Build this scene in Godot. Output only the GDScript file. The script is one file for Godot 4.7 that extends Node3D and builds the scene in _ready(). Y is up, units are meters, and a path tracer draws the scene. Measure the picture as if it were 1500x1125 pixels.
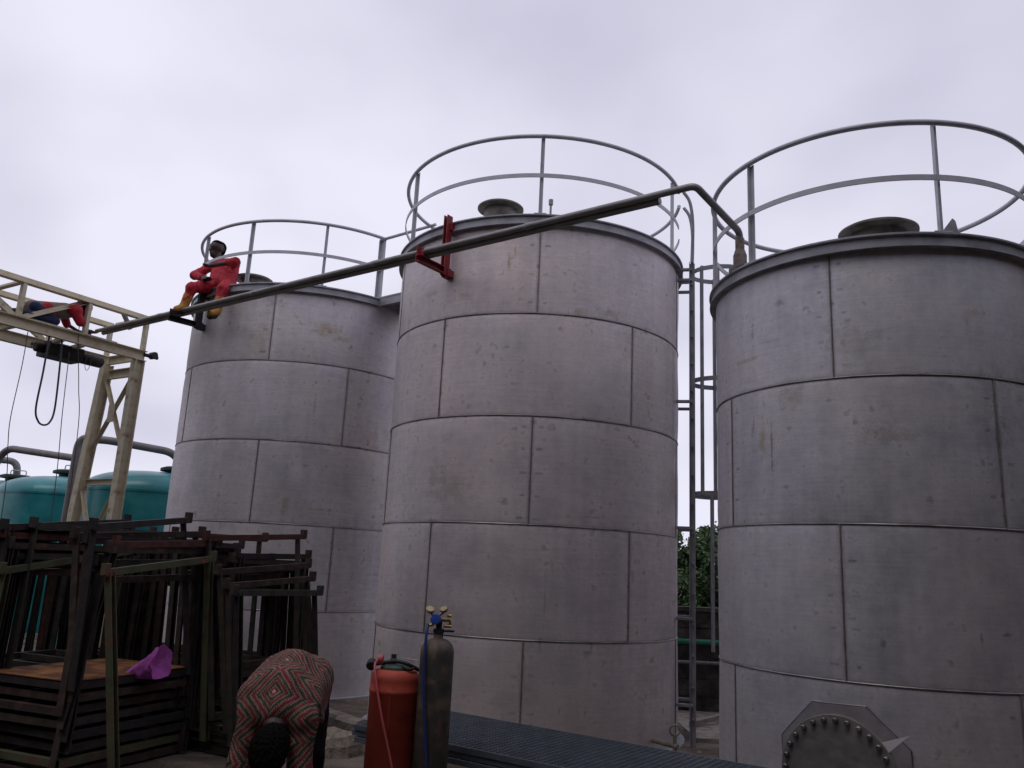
extends Node3D
# ---------------------------------------------------------------- constants
const EYE := 1.597
var M := {}
var used := {}
var rng := RandomNumberGenerator.new()

# ---------------------------------------------------------------- naming and tagging
func numbered(n: String) -> String:
	if not used.has(n):
		used[n] = 0
		return n
	used[n] += 1
	return "%s_%03d" % [n, used[n]]

func tag(o: Node3D, label: String, category: String, group := "") -> Node3D:
	o.set_meta("label", label)
	o.set_meta("category", category)
	if group != "":
		o.set_meta("group", group)
	return o

func thing(called: String, label: String, category: String, at := Vector3.ZERO, group := "") -> Node3D:
	var o := Node3D.new()
	o.name = numbered(called)
	add_child(o)
	o.position = at
	return tag(o, label, category, group)

func struct(o: Node3D) -> Node3D:
	o.set_meta("kind", "structure")
	return o

func put(mesh: Mesh, called: String, m: Material, parent: Node) -> MeshInstance3D:
	var o := MeshInstance3D.new()
	o.mesh = mesh
	o.material_override = m
	if parent == self:
		o.name = numbered(called)
		add_child(o)
	else:
		o.name = called
		parent.add_child(o, true)
	return o

func st() -> SurfaceTool:
	var s := SurfaceTool.new()
	s.begin(Mesh.PRIMITIVE_TRIANGLES)
	return s

func done(s: SurfaceTool, called: String, m: Material, parent: Node, smooth := false) -> MeshInstance3D:
	s.generate_normals()
	return put(s.commit(), called, m, parent)

# ---------------------------------------------------------------- shapes
func quad(s: SurfaceTool, a: Vector3, b: Vector3, c: Vector3, d: Vector3):
	s.add_vertex(a); s.add_vertex(b); s.add_vertex(c)
	s.add_vertex(a); s.add_vertex(c); s.add_vertex(d)

# chamfered box, c: half-extents h, basis b
func box(s: SurfaceTool, c: Vector3, size: Vector3, b := Basis.IDENTITY, ch := 0.0):
	s.set_smooth_group(-1)
	var h := size * 0.5
	if ch <= 0.0:
		var p := []
		for i in 8:
			p.append(c + b * Vector3(h.x if i & 1 else -h.x, h.y if i & 2 else -h.y, h.z if i & 4 else -h.z))
		for f in [[0, 1, 3, 2], [5, 4, 6, 7], [4, 0, 2, 6], [1, 5, 7, 3], [2, 3, 7, 6], [4, 5, 1, 0]]:
			quad(s, p[f[0]], p[f[2]], p[f[1]], p[f[1]]) if false else quad(s, p[f[3]], p[f[2]], p[f[1]], p[f[0]])
		return
	# chamfer along the long axis (local z)
	var prof := [Vector2(-h.x + ch, -h.y), Vector2(h.x - ch, -h.y), Vector2(h.x, -h.y + ch), Vector2(h.x, h.y - ch), Vector2(h.x - ch, h.y), Vector2(-h.x + ch, h.y), Vector2(-h.x, h.y - ch), Vector2(-h.x, -h.y + ch)]
	prism(s, prof, c, b, -h.z, h.z)

# extrude a 2D outline (local xy) from z0 to z1
func prism(s: SurfaceTool, prof: Array, c: Vector3, b: Basis, z0: float, z1: float):
	s.set_smooth_group(-1)
	var n := prof.size()
	for i in n:
		var p: Vector2 = prof[i]
		var q: Vector2 = prof[(i + 1) % n]
		quad(s, c + b * Vector3(p.x, p.y, z0), c + b * Vector3(p.x, p.y, z1), c + b * Vector3(q.x, q.y, z1), c + b * Vector3(q.x, q.y, z0))
	var flat := PackedVector2Array(prof)
	var tri := Geometry2D.triangulate_polygon(flat)
	for k in range(0, tri.size(), 3):
		var a: Vector2 = prof[tri[k]]
		var d: Vector2 = prof[tri[k + 1]]
		var e: Vector2 = prof[tri[k + 2]]
		for z in [z0, z1]:
			s.add_vertex(c + b * Vector3(a.x, a.y, z)); s.add_vertex(c + b * Vector3(d.x, d.y, z)); s.add_vertex(c + b * Vector3(e.x, e.y, z))

func frame(dir: Vector3, up := Vector3.UP) -> Basis:
	var z := dir.normalized()
	if absf(z.dot(up)) > 0.98:
		up = Vector3(1, 0, 0) if absf(z.x) < 0.9 else Vector3(0, 0, 1)
	var x := up.cross(z).normalized()
	return Basis(x, z.cross(x), z)

func beam(s: SurfaceTool, a: Vector3, b: Vector3, w: float, h: float, ch := 0.004):
	box(s, (a + b) * 0.5, Vector3(w, h, a.distance_to(b)), frame(b - a), ch)

# rolled sections along a-b: profile in local xy
func section(s: SurfaceTool, a: Vector3, b: Vector3, prof: Array, up := Vector3.UP):
	prism(s, prof, a, frame(b - a, up), 0.0, a.distance_to(b))

func angle_prof(w: float, t: float) -> Array:
	return [Vector2(-w / 2, -w / 2), Vector2(w / 2, -w / 2), Vector2(w / 2, -w / 2 + t), Vector2(-w / 2 + t, -w / 2 + t), Vector2(-w / 2 + t, w / 2), Vector2(-w / 2, w / 2)]

func channel_prof(w: float, h: float, t: float) -> Array:
	return [Vector2(-w / 2, -h / 2), Vector2(w / 2, -h / 2), Vector2(w / 2, -h / 2 + t), Vector2(-w / 2 + t, -h / 2 + t), Vector2(-w / 2 + t, h / 2 - t), Vector2(w / 2, h / 2 - t), Vector2(w / 2, h / 2), Vector2(-w / 2, h / 2)]

func ibeam_prof(w: float, h: float, t: float) -> Array:
	return [Vector2(-w / 2, -h / 2), Vector2(w / 2, -h / 2), Vector2(w / 2, -h / 2 + t), Vector2(t / 2, -h / 2 + t), Vector2(t / 2, h / 2 - t), Vector2(w / 2, h / 2 - t), Vector2(w / 2, h / 2), Vector2(-w / 2, h / 2), Vector2(-w / 2, h / 2 - t), Vector2(-t / 2, h / 2 - t), Vector2(-t / 2, -h / 2 + t), Vector2(-w / 2, -h / 2 + t)]

func tube(s: SurfaceTool, pts: Array, r, sides := 10, caps := true):
	s.set_smooth_group(0)
	var n := pts.size()
	var rings := []
	var b := frame(pts[1] - pts[0])
	for i in n:
		var t: Vector3 = (pts[mini(i + 1, n - 1)] - pts[maxi(i - 1, 0)]).normalized()
		var ax: Vector3 = b.z.cross(t)
		if ax.length() > 1e-5:
			b = Basis(ax.normalized(), asin(clampf(ax.length(), -1, 1))) * b
		var rr: float = r[i] if r is Array else r
		var ring := []
		for k in sides:
			var a := TAU * k / sides
			ring.append(pts[i] + (b.x * cos(a) + b.y * sin(a)) * rr)
		rings.append(ring)
	for i in n - 1:
		for k in sides:
			var k2 := (k + 1) % sides
			quad(s, rings[i][k], rings[i][k2], rings[i + 1][k2], rings[i + 1][k])
	if caps:
		s.set_smooth_group(-1)
		for e in [0, n - 1]:
			for k in sides:
				s.add_vertex(pts[e]); s.add_vertex(rings[e][k]); s.add_vertex(rings[e][(k + 1) % sides])

# polyline with rounded corners
func bend(pts: Array, r: float, steps := 6) -> Array:
	var o := [pts[0]]
	for i in range(1, pts.size() - 1):
		var p: Vector3 = pts[i]
		var a: Vector3 = p + (pts[i - 1] - p).limit_length(minf(r, p.distance_to(pts[i - 1]) * 0.49))
		var c: Vector3 = p + (pts[i + 1] - p).limit_length(minf(r, p.distance_to(pts[i + 1]) * 0.49))
		for k in steps + 1:
			var t := float(k) / steps
			o.append(a.lerp(p, t).lerp(p.lerp(c, t), t))
	o.append(pts[-1])
	return o

# smooth curve through points
func curve(pts: Array, steps := 8) -> Array:
	var o := []
	for i in pts.size() - 1:
		var p0: Vector3 = pts[maxi(i - 1, 0)]
		var p3: Vector3 = pts[mini(i + 2, pts.size() - 1)]
		for k in steps:
			o.append(pts[i].cubic_interpolate(pts[i + 1], p0, p3, float(k) / steps))
	o.append(pts[-1])
	return o

# lathe about y at c: profile of (radius, y); a0..a1 in degrees measured from +z towards +x
func lathe(s: SurfaceTool, prof: Array, c: Vector3, segs := 48, a0 := 0.0, a1 := 360.0, smooth := true, b := Basis.IDENTITY):
	s.set_smooth_group(0 if smooth else -1)
	for i in prof.size() - 1:
		var p: Vector2 = prof[i]
		var q: Vector2 = prof[i + 1]
		for k in segs:
			var t0 := deg_to_rad(lerpf(a0, a1, float(k) / segs))
			var t1 := deg_to_rad(lerpf(a0, a1, float(k + 1) / segs))
			var d0 := Vector3(sin(t0), 0, cos(t0))
			var d1 := Vector3(sin(t1), 0, cos(t1))
			if not smooth:
				s.set_smooth_group(-1)
			quad(s, c + b * (d0 * p.x + Vector3(0, p.y, 0)), c + b * (d0 * q.x + Vector3(0, q.y, 0)), c + b * (d1 * q.x + Vector3(0, q.y, 0)), c + b * (d1 * p.x + Vector3(0, p.y, 0)))

# lathe with hard edges between the profile's segments but smooth round the axis
func turned(prof: Array, c: Vector3, segs := 48, b := Basis.IDENTITY, a0 := 0.0, a1 := 360.0) -> ArrayMesh:
	var v := PackedVector3Array()
	var nn := PackedVector3Array()
	var ix := PackedInt32Array()
	for i in prof.size() - 1:
		var p: Vector2 = prof[i]
		var q: Vector2 = prof[i + 1]
		var e := q - p
		if e.length() < 1e-6:
			continue
		var n2 := Vector2(e.y, -e.x).normalized()
		var start := v.size()
		for k in segs + 1:
			var t := deg_to_rad(lerpf(a0, a1, float(k) / segs))
			var d := Vector3(sin(t), 0, cos(t))
			v.append(c + b * (d * p.x + Vector3(0, p.y, 0)))
			v.append(c + b * (d * q.x + Vector3(0, q.y, 0)))
			var nrm := (b * (d * n2.x + Vector3(0, n2.y, 0))).normalized()
			nn.append(nrm); nn.append(nrm)
			if k < segs:
				var o := start + k * 2
				ix.append_array(PackedInt32Array([o, o + 1, o + 2, o + 2, o + 1, o + 3]))
	return arrays(v, nn, ix)

func arrays(v: PackedVector3Array, n: PackedVector3Array, ix: PackedInt32Array, uv := PackedVector2Array()) -> ArrayMesh:
	var a := []
	a.resize(Mesh.ARRAY_MAX)
	a[Mesh.ARRAY_VERTEX] = v
	a[Mesh.ARRAY_NORMAL] = n
	a[Mesh.ARRAY_INDEX] = ix
	if uv.size() == v.size():
		a[Mesh.ARRAY_TEX_UV] = uv
	var m := ArrayMesh.new()
	m.add_surface_from_arrays(Mesh.PRIMITIVE_TRIANGLES, a)
	return m

# rounded lump: sphere displaced by noise
func lump(c: Vector3, r: Vector3, seed_: int, amp: float, freq: float, rings := 14, segs := 20) -> ArrayMesh:
	var nz := FastNoiseLite.new()
	nz.seed = seed_
	nz.frequency = freq
	var s := st()
	s.set_smooth_group(0)
	var g := []
	for i in rings + 1:
		var row := []
		var th := PI * i / rings
		for k in segs:
			var ph := TAU * k / segs
			var d := Vector3(sin(th) * cos(ph), cos(th), sin(th) * sin(ph))
			row.append(c + d * r * (1.0 + amp * nz.get_noise_3dv(d * 10.0)))
		g.append(row)
	for i in rings:
		for k in segs:
			var k2 := (k + 1) % segs
			quad(s, g[i][k], g[i][k2], g[i + 1][k2], g[i + 1][k])
	s.generate_normals()
	return s.commit()

# ---------------------------------------------------------------- bodies: tapered capsules joined by a smooth minimum, meshed as surface nets
func nets(bones: Array, cell: float, k: float, with_uv := false, fold := 0.0, fold_freq := 9.0) -> ArrayMesh:
	var fn := FastNoiseLite.new()
	fn.seed = 17
	fn.frequency = 1.0
	fn.fractal_type = FastNoiseLite.FRACTAL_RIDGED
	fn.fractal_octaves = 2
	var lo := Vector3(1e9, 1e9, 1e9)
	var hi := -lo
	for b in bones:
		for e in [0, 1]:
			var rr: float = b[2 + e] + k + cell * 2.0
			lo = lo.min(b[e] - Vector3(rr, rr, rr))
			hi = hi.max(b[e] + Vector3(rr, rr, rr))
	var nx := int((hi.x - lo.x) / cell) + 2
	var ny := int((hi.y - lo.y) / cell) + 2
	var nz := int((hi.z - lo.z) / cell) + 2
	var F := PackedFloat32Array()
	F.resize(nx * ny * nz)
	F.fill(1.0)
	for b in bones:
		var a: Vector3 = b[0]
		var d: Vector3 = b[1] - a
		var dd := maxf(d.length_squared(), 1e-9)
		var ra: float = b[2]
		var rb: float = b[3]
		var m := maxf(ra, rb) + k + cell * 2.0
		var l2: Vector3 = (a.min(b[1]) - Vector3(m, m, m) - lo) / cell
		var h2: Vector3 = (a.max(b[1]) + Vector3(m, m, m) - lo) / cell
		for z in range(maxi(0, int(l2.z)), mini(nz, int(h2.z) + 1)):
			for y in range(maxi(0, int(l2.y)), mini(ny, int(h2.y) + 1)):
				var row := (z * ny + y) * nx
				for x in range(maxi(0, int(l2.x)), mini(nx, int(h2.x) + 1)):
					var p := lo + Vector3(x, y, z) * cell
					var t := clampf((p - a).dot(d) / dd, 0.0, 1.0)
					var f := p.distance_to(a + d * t) - lerpf(ra, rb, t)
					var g := F[row + x]
					var hh := maxf(k - absf(f - g), 0.0) / k
					F[row + x] = minf(f, g) - hh * hh * k * 0.25
	var idx := PackedInt32Array()
	idx.resize(nx * ny * nz)
	idx.fill(-1)
	var V := PackedVector3Array()
	var N := PackedVector3Array()
	var UV := PackedVector2Array()
	var I := PackedInt32Array()
	var off := [0, 1, nx, nx + 1, nx * ny, nx * ny + 1, nx * ny + nx, nx * ny + nx + 1]
	var E := [[0, 1], [2, 3], [4, 5], [6, 7], [0, 2], [1, 3], [4, 6], [5, 7], [0, 4], [1, 5], [2, 6], [3, 7]]
	for z in nz - 1:
		for y in ny - 1:
			for x in nx - 1:
				var o := (z * ny + y) * nx + x
				var c := 0
				var f8 := [0.0, 0.0, 0.0, 0.0, 0.0, 0.0, 0.0, 0.0]
				if F[o] > cell * 2.0 or F[o] < -cell * 2.0:
					continue
				for q in 8:
					f8[q] = F[o + off[q]]
					if f8[q] < 0.0:
						c += 1
				if c == 0 or c == 8:
					continue
				var acc := Vector3.ZERO
				var cnt := 0
				for e in E:
					var fa: float = f8[e[0]]
					var fb: float = f8[e[1]]
					if (fa < 0.0) != (fb < 0.0):
						var t := fa / (fa - fb)
						var pa := Vector3(e[0] & 1, (e[0] >> 1) & 1, (e[0] >> 2) & 1)
						var pb := Vector3(e[1] & 1, (e[1] >> 1) & 1, (e[1] >> 2) & 1)
						acc += pa.lerp(pb, t)
						cnt += 1
				idx[o] = V.size()
				var pv: Vector3 = lo + (Vector3(x, y, z) + acc / cnt) * cell
				V.append(pv)
				N.append(Vector3(f8[1] + f8[3] + f8[5] + f8[7] - f8[0] - f8[2] - f8[4] - f8[6], f8[2] + f8[3] + f8[6] + f8[7] - f8[0] - f8[1] - f8[4] - f8[5], f8[4] + f8[5] + f8[6] + f8[7] - f8[0] - f8[1] - f8[2] - f8[3]).normalized())
				if with_uv:
					UV.append(shirt_uv(pv))
				if fold > 0.0:
					var q := pv * Vector3(fold_freq, fold_freq * .55, fold_freq)
					var w0 := fn.get_noise_3dv(q)
					var eps := .06
					var gr := Vector3(fn.get_noise_3dv(q + Vector3(eps, 0, 0)) - w0, fn.get_noise_3dv(q + Vector3(0, eps, 0)) - w0, fn.get_noise_3dv(q + Vector3(0, 0, eps)) - w0) / eps * fold_freq * fold
					var vi := V.size() - 1
					var nn := N[vi]
					V[vi] = pv + nn * w0 * fold
					N[vi] = (nn - (gr - nn * gr.dot(nn))).normalized()
	var sx := 1
	var sy := nx
	var sz := nx * ny
	for z in range(1, nz - 1):
		for y in range(1, ny - 1):
			for x in range(1, nx - 1):
				var o := (z * ny + y) * nx + x
				if idx[o] < 0 and absf(F[o]) > cell * 2.0:
					continue
				var f0 := F[o] < 0.0
				for ax in 3:
					var s1: int = [sx, sy, sz][ax]
					if (F[o + s1] < 0.0) == f0:
						continue
					var u: int = [sy, sz, sx][ax]
					var w: int = [sz, sx, sy][ax]
					var a := idx[o]
					var b := idx[o - u]
					var c := idx[o - u - w]
					var d := idx[o - w]
					if a < 0 or b < 0 or c < 0 or d < 0:
						continue
					if f0:
						I.append_array(PackedInt32Array([a, c, b, a, d, c]))
					else:
						I.append_array(PackedInt32Array([a, b, c, a, c, d]))
	return arrays(V, N, I, UV)

# ---------------------------------------------------------------- materials
func lin(r: float, g: float, b: float) -> Color:
	return Color(r, g, b).linear_to_srgb()

func plain(c: Color, rough := 0.6, metal := 0.0) -> StandardMaterial3D:
	var m := StandardMaterial3D.new()
	m.albedo_color = c
	m.roughness = rough
	m.metallic = metal
	m.cull_mode = BaseMaterial3D.CULL_DISABLED
	return m

# a seamless picture that mixes colours by layered noise: stops = [[level, Color], ...]
func noise_tex(stops: Array, freq: float, seed_: int, oct := 4, size := 256, grain := 0.0) -> ImageTexture:
	var nz := FastNoiseLite.new()
	nz.seed = seed_
	nz.frequency = freq
	nz.noise_type = FastNoiseLite.TYPE_SIMPLEX_SMOOTH
	nz.fractal_octaves = oct
	var src := nz.get_seamless_image(size, size)
	src.convert(Image.FORMAT_L8)
	var d := src.get_data()
	var nz2 := FastNoiseLite.new()
	nz2.seed = seed_ + 77
	nz2.frequency = 0.35
	var src2 := nz2.get_seamless_image(size, size)
	src2.convert(Image.FORMAT_L8)
	var d2 := src2.get_data()
	var lut := PackedByteArray()
	lut.resize(768)
	for i in 256:
		var t := i / 255.0
		var c: Color = stops[0][1]
		for j in stops.size() - 1:
			if t >= stops[j][0]:
				c = stops[j][1].lerp(stops[j + 1][1], clampf((t - stops[j][0]) / (stops[j + 1][0] - stops[j][0]), 0, 1))
		lut[i * 3] = int(c.r * 255); lut[i * 3 + 1] = int(c.g * 255); lut[i * 3 + 2] = int(c.b * 255)
	var o := PackedByteArray()
	o.resize(size * size * 3)
	for i in size * size:
		var v := d[i] * 3
		var g := 1.0 + grain * (d2[i] / 127.5 - 1.0)
		o[i * 3] = mini(255, int(lut[v] * g)); o[i * 3 + 1] = mini(255, int(lut[v + 1] * g)); o[i * 3 + 2] = mini(255, int(lut[v + 2] * g))
	return ImageTexture.create_from_image(Image.create_from_data(size, size, false, Image.FORMAT_RGB8, o))

func worn(stops: Array, freq: float, seed_: int, rough: float, metal: float, scale: float, grain := 0.08, bump := 0.0) -> StandardMaterial3D:
	var m := plain(Color.WHITE, rough, metal)
	m.albedo_texture = noise_tex(stops, freq, seed_, 4, 256, grain)
	m.uv1_triplanar = true
	m.uv1_world_triplanar = true
	m.uv1_scale = Vector3(scale, scale, scale)
	if bump > 0.0:
		var nz := FastNoiseLite.new()
		nz.seed = seed_ + 5
		nz.frequency = 0.06
		nz.fractal_octaves = 5
		var im := nz.get_seamless_image(256, 256)
		im.convert(Image.FORMAT_RGBA8)
		im.bump_map_to_normal_map(4.0)
		m.normal_enabled = true
		m.normal_texture = ImageTexture.create_from_image(im)
		m.normal_scale = bump
	return m

func make_materials():
	M.rail = worn([[0.0, lin(.40, .40, .44)], [0.5, lin(.52, .52, .57)], [1.0, lin(.60, .60, .64)]], 0.02, 3, .5, .15, 1.0)
	M.ladder = worn([[0.0, lin(.15, .15, .17)], [0.5, lin(.24, .24, .265)], [1.0, lin(.33, .33, .36)]], 0.02, 63, .6, .1, 1.0)  # darker than the rails: the ladder's backlit shade is put into its colour
	M.rim = worn([[0.0, lin(.22, .22, .24)], [0.5, lin(.36, .36, .39)], [1.0, lin(.46, .455, .47)]], 0.02, 4, .5, .3, 1.0)
	M.bead = worn([[0.0, lin(.10, .09, .085)], [0.5, lin(.24, .225, .22)], [0.62, lin(.45, .43, .42)], [1.0, lin(.6, .58, .56)]], 0.012, 5, .38, .8, .6)
	M.bead_dark = worn([[0.0, lin(.16, .14, .135)], [0.5, lin(.26, .23, .23)], [1.0, lin(.36, .335, .33)]], 0.03, 55, .5, .6, 1.0)
	M.pipe = worn([[0.0, lin(.19, .182, .172)], [0.5, lin(.30, .288, .275)], [1.0, lin(.40, .385, .37)]], 0.02, 6, .45, .3, 1.0)
	M.pipe_rust = worn([[0.0, lin(.12, .08, .07)], [0.45, lin(.25, .19, .17)], [1.0, lin(.38, .33, .31)]], 0.03, 7, .7, .1, 2.0)
	M.red_paint = worn([[0.0, lin(.18, .015, .02)], [0.6, lin(.32, .024, .034)], [1.0, lin(.37, .04, .045)]], 0.02, 8, .5, 0.0, 2.0)
	M.black_steel = worn([[0.0, lin(.012, .012, .014)], [0.6, lin(.035, .032, .034)], [1.0, lin(.07, .055, .05)]], 0.02, 9, .6, 0.1, 2.0)
	M.cream = worn([[0.0, lin(.22, .14, .07)], [0.22, lin(.50, .44, .31)], [0.5, lin(.61, .545, .40)], [1.0, lin(.68, .615, .47)]], 0.02, 10, .6, 0.0, 1.2, .05)
	M.teal = worn([[0.0, lin(.01, .12, .14)], [0.5, lin(.016, .20, .215)], [1.0, lin(.05, .28, .28)]], 0.012, 11, .32, 0.0, .5, .03)
	M.dark_lid = plain(lin(.02, .035, .035), .6)
	M.concrete = worn([[0.0, lin(.14, .12, .10)], [0.5, lin(.27, .235, .20)], [1.0, lin(.38, .335, .29)]], 0.02, 12, .95, 0.0, .9, .12, .6)
	M.soil = worn([[0.0, lin(.04, .03, .024)], [0.45, lin(.10, .077, .062)], [0.62, lin(.15, .122, .10)], [1.0, lin(.20, .168, .14)]], 0.012, 13, .97, 0.0, .35, .15, .8)
	M.rock = worn([[0.0, lin(.10, .085, .065)], [0.5, lin(.24, .205, .16)], [1.0, lin(.34, .30, .25)]], 0.03, 14, .95, 0.0, 2.0, .15, .8)
	M.block = worn([[0.0, lin(.018, .016, .015)], [0.5, lin(.05, .044, .04)], [1.0, lin(.10, .09, .08)]], 0.02, 15, .95, 0.0, .8, .12, .6)
	M.grating = worn([[0.0, lin(.07, .085, .105)], [0.5, lin(.115, .14, .17)], [1.0, lin(.17, .20, .23)]], 0.02, 16, .45, .3, 1.0)
	M.gas_red = worn([[0.0, lin(.13, .02, .012)], [0.3, lin(.38, .052, .03)], [0.6, lin(.47, .066, .038)], [1.0, lin(.50, .095, .055)]], 0.012, 17, .7, 0.0, 1.4, .05)
	M.gas_green = worn([[0.0, lin(.03, .055, .04)], [1.0, lin(.075, .12, .085)]], 0.02, 18, .6, 0.0, 2.0)
	M.gas_dark = worn([[0.0, lin(.03, .027, .025)], [0.42, lin(.062, .056, .052)], [0.58, lin(.085, .072, .063)], [0.72, lin(.16, .115, .085)], [1.0, lin(.20, .15, .11)]], 0.018, 19, .75, .0, 1.2, .1)
	M.brass = worn([[0.0, lin(.35, .22, .06)], [1.0, lin(.62, .45, .16)]], 0.03, 20, .35, .9, 4.0)
	M.blue = plain(lin(.03, .09, .42), .4)
	M.white = plain(lin(.58, .58, .60), .7)
	M.gauge_face = plain(lin(.42, .38, .28), .5)
	M.black = plain(lin(.015, .015, .016), .6)
	M.hose_pink = plain(lin(.48, .09, .10), .5)
	M.hose_blue = plain(lin(.022, .04, .17), .45)
	M.cable = plain(lin(.05, .05, .055), .6)
	M.magenta = worn([[0.0, lin(.46, .075, .43)], [1.0, lin(.66, .19, .62)]], 0.03, 21, .7, 0.0, 3.0)
	M.green_pipe = plain(lin(.02, .17, .11), .5)
	M.bark = worn([[0.0, lin(.03, .022, .016)], [1.0, lin(.10, .075, .055)]], 0.04, 22, .95, 0.0, 2.0, .2)
	M.plank = worn([[0.0, lin(.28, .26, .24)], [1.0, lin(.5, .48, .45)]], 0.03, 23, .85, 0.0, 2.0)
	M.hatch = worn([[0.0, lin(.10, .09, .07)], [0.5, lin(.22, .20, .165)], [1.0, lin(.34, .31, .27)]], 0.02, 51, .55, .4, 1.5)
	M.cover = worn([[0.0, lin(.12, .112, .106)], [0.5, lin(.205, .192, .182)], [1.0, lin(.29, .275, .262)]], 0.02, 52, .55, .3, 2.0)
	M.vessel_pipe = worn([[0.0, lin(.15, .14, .14)], [1.0, lin(.27, .26, .265)]], 0.02, 61, .5, .2, 1.0)
	M.cover_pad = worn([[0.0, lin(.24, .225, .24)], [0.5, lin(.33, .31, .33)], [1.0, lin(.41, .39, .41)]], 0.02, 62, .6, .42, 1.5)
	M.rack = []
	M.rack.append(worn([[0.0, lin(.024, .017, .015)], [0.5, lin(.048, .033, .029)], [0.75, lin(.08, .048, .036)], [1.0, lin(.15, .07, .04)]], 0.02, 31, .75, .1, 1.4, .15))
	M.rack.append(worn([[0.0, lin(.02, .021, .019)], [0.5, lin(.046, .045, .038)], [0.75, lin(.07, .052, .04)], [1.0, lin(.13, .075, .05)]], 0.02, 32, .75, .1, 1.4, .15))
	M.rack.append(worn([[0.0, lin(.05, .03, .02)], [0.35, lin(.075, .088, .045)], [0.6, lin(.09, .105, .055)], [0.8, lin(.13, .065, .045)], [1.0, lin(.20, .08, .06)]], 0.012, 33, .75, .05, 1.0, .15))
	M.rack.append(worn([[0.0, lin(.035, .014, .012)], [0.5, lin(.08, .026, .022)], [1.0, lin(.14, .05, .035)]], 0.02, 34, .75, .05, 1.4, .15))
	M.rack.append(worn([[0.0, lin(.012, .012, .013)], [0.5, lin(.028, .025, .026)], [1.0, lin(.06, .042, .036)]], 0.02, 35, .75, .1, 1.4, .15))
	M.rust_deck = worn([[0.0, lin(.07, .025, .012)], [0.45, lin(.15, .055, .022)], [0.6, lin(.22, .09, .028)], [1.0, lin(.32, .16, .045)]], 0.012, 36, .9, .0, 1.2, .2, .4)
	M.coverall = worn([[0.0, lin(.26, .008, .018)], [0.5, lin(.44, .016, .032)], [1.0, lin(.52, .03, .045)]], 0.02, 41, .8, 0.0, 3.0)
	M.boot = worn([[0.0, lin(.32, .15, .02)], [1.0, lin(.58, .30, .05)]], 0.03, 42, .7, 0.0, 4.0)
	M.skin = plain(lin(.045, .026, .02), .5)
	M.hair = worn([[0.0, lin(.004, .004, .004)], [1.0, lin(.016, .014, .013)]], 0.08, 46, .95, 0.0, 14.0, .3, 1.0)
	M.glove = plain(lin(.10, .09, .085), .8)
	M.jeans = worn([[0.0, lin(.012, .018, .05)], [1.0, lin(.03, .05, .13)]], 0.03, 43, .85, 0.0, 4.0)
	M.dark_trousers = worn([[0.0, lin(.010, .010, .012)], [1.0, lin(.022, .022, .026)]], 0.03, 44, .9, 0.0, 4.0)
	M.grey_shirt = worn([[0.0, lin(.14, .11, .09)], [1.0, lin(.30, .25, .21)]], 0.03, 45, .85, 0.0, 5.0)
	M.hair.metallic_specular = .1
	M.dark_trousers.metallic_specular = .15
	M.eye = plain(lin(.6, .57, .52), .3)
	M.lip = plain(lin(.06, .025, .022), .6)

# ---------------------------------------------------------------- camera, sky, light
func sky_image() -> Image:
	var w := 768
	var h := 384
	var n1 := FastNoiseLite.new()
	n1.seed = 12
	n1.frequency = 1.1
	n1.fractal_octaves = 5
	n1.fractal_gain = 0.48
	var o := PackedByteArray()
	o.resize(w * h * 3)
	var low := lin(.85, .84, .975)
	var high := lin(.51, .505, .645)
	for y in h:
		var el := PI * (0.5 - (y + 0.5) / h)
		for x in w:
			var az := TAU * (x + 0.5) / w
			var d := Vector3(cos(el) * sin(az), sin(el), cos(el) * cos(az))
			var c: Color
			if el > 0.0:
				var q := d / (d.y + 0.35)
				var n := n1.get_noise_3d(q.x * 1.0 + 0.9, d.y * 0.8, q.z * 1.0 + 0.4)
				var t := clampf(0.05 + sin(el) * 0.6 + n * 0.8, 0.0, 1.0)
				c = low.lerp(high, t)
			else:
				c = low.lerp(lin(.12, .11, .10), clampf(-sin(el) * 20.0, 0, 1))
			var i := (y * w + x) * 3
			o[i] = int(c.r * 255); o[i + 1] = int(c.g * 255); o[i + 2] = int(c.b * 255)
	return Image.create_from_data(w, h, false, Image.FORMAT_RGB8, o)

func make_view():
	var cam := Camera3D.new()
	cam.name = "camera"
	cam.position = Vector3(0, EYE, 0)
	cam.rotation = Vector3(0.2247, 0, 0.0488)
	cam.fov = rad_to_deg(2.0 * atan(562.5 / 1188.2))
	cam.near = 0.05
	cam.far = 600
	add_child(cam)
	cam.current = true
	var pm := PanoramaSkyMaterial.new()
	pm.panorama = ImageTexture.create_from_image(sky_image())
	pm.energy_multiplier = 1.0
	var sk := Sky.new()
	sk.sky_material = pm
	var env := Environment.new()
	env.background_mode = Environment.BG_SKY
	env.sky = sk
	env.tonemap_mode = Environment.TONE_MAPPER_LINEAR
	env.tonemap_exposure = 1.0
	env.sdfgi_enabled = true
	env.ssao_enabled = true
	env.ssil_enabled = true
	var we := WorldEnvironment.new()
	we.name = "world_environment"
	we.environment = env
	add_child(we)
	var sun := DirectionalLight3D.new()
	sun.name = "sun"
	sun.rotation_degrees = Vector3(-62, -35, 0)
	sun.light_energy = 0.15
	sun.light_angular_distance = 25.0
	sun.light_color = Color(1.0, 0.97, 0.93)
	sun.shadow_enabled = true
	add_child(sun)

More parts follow.
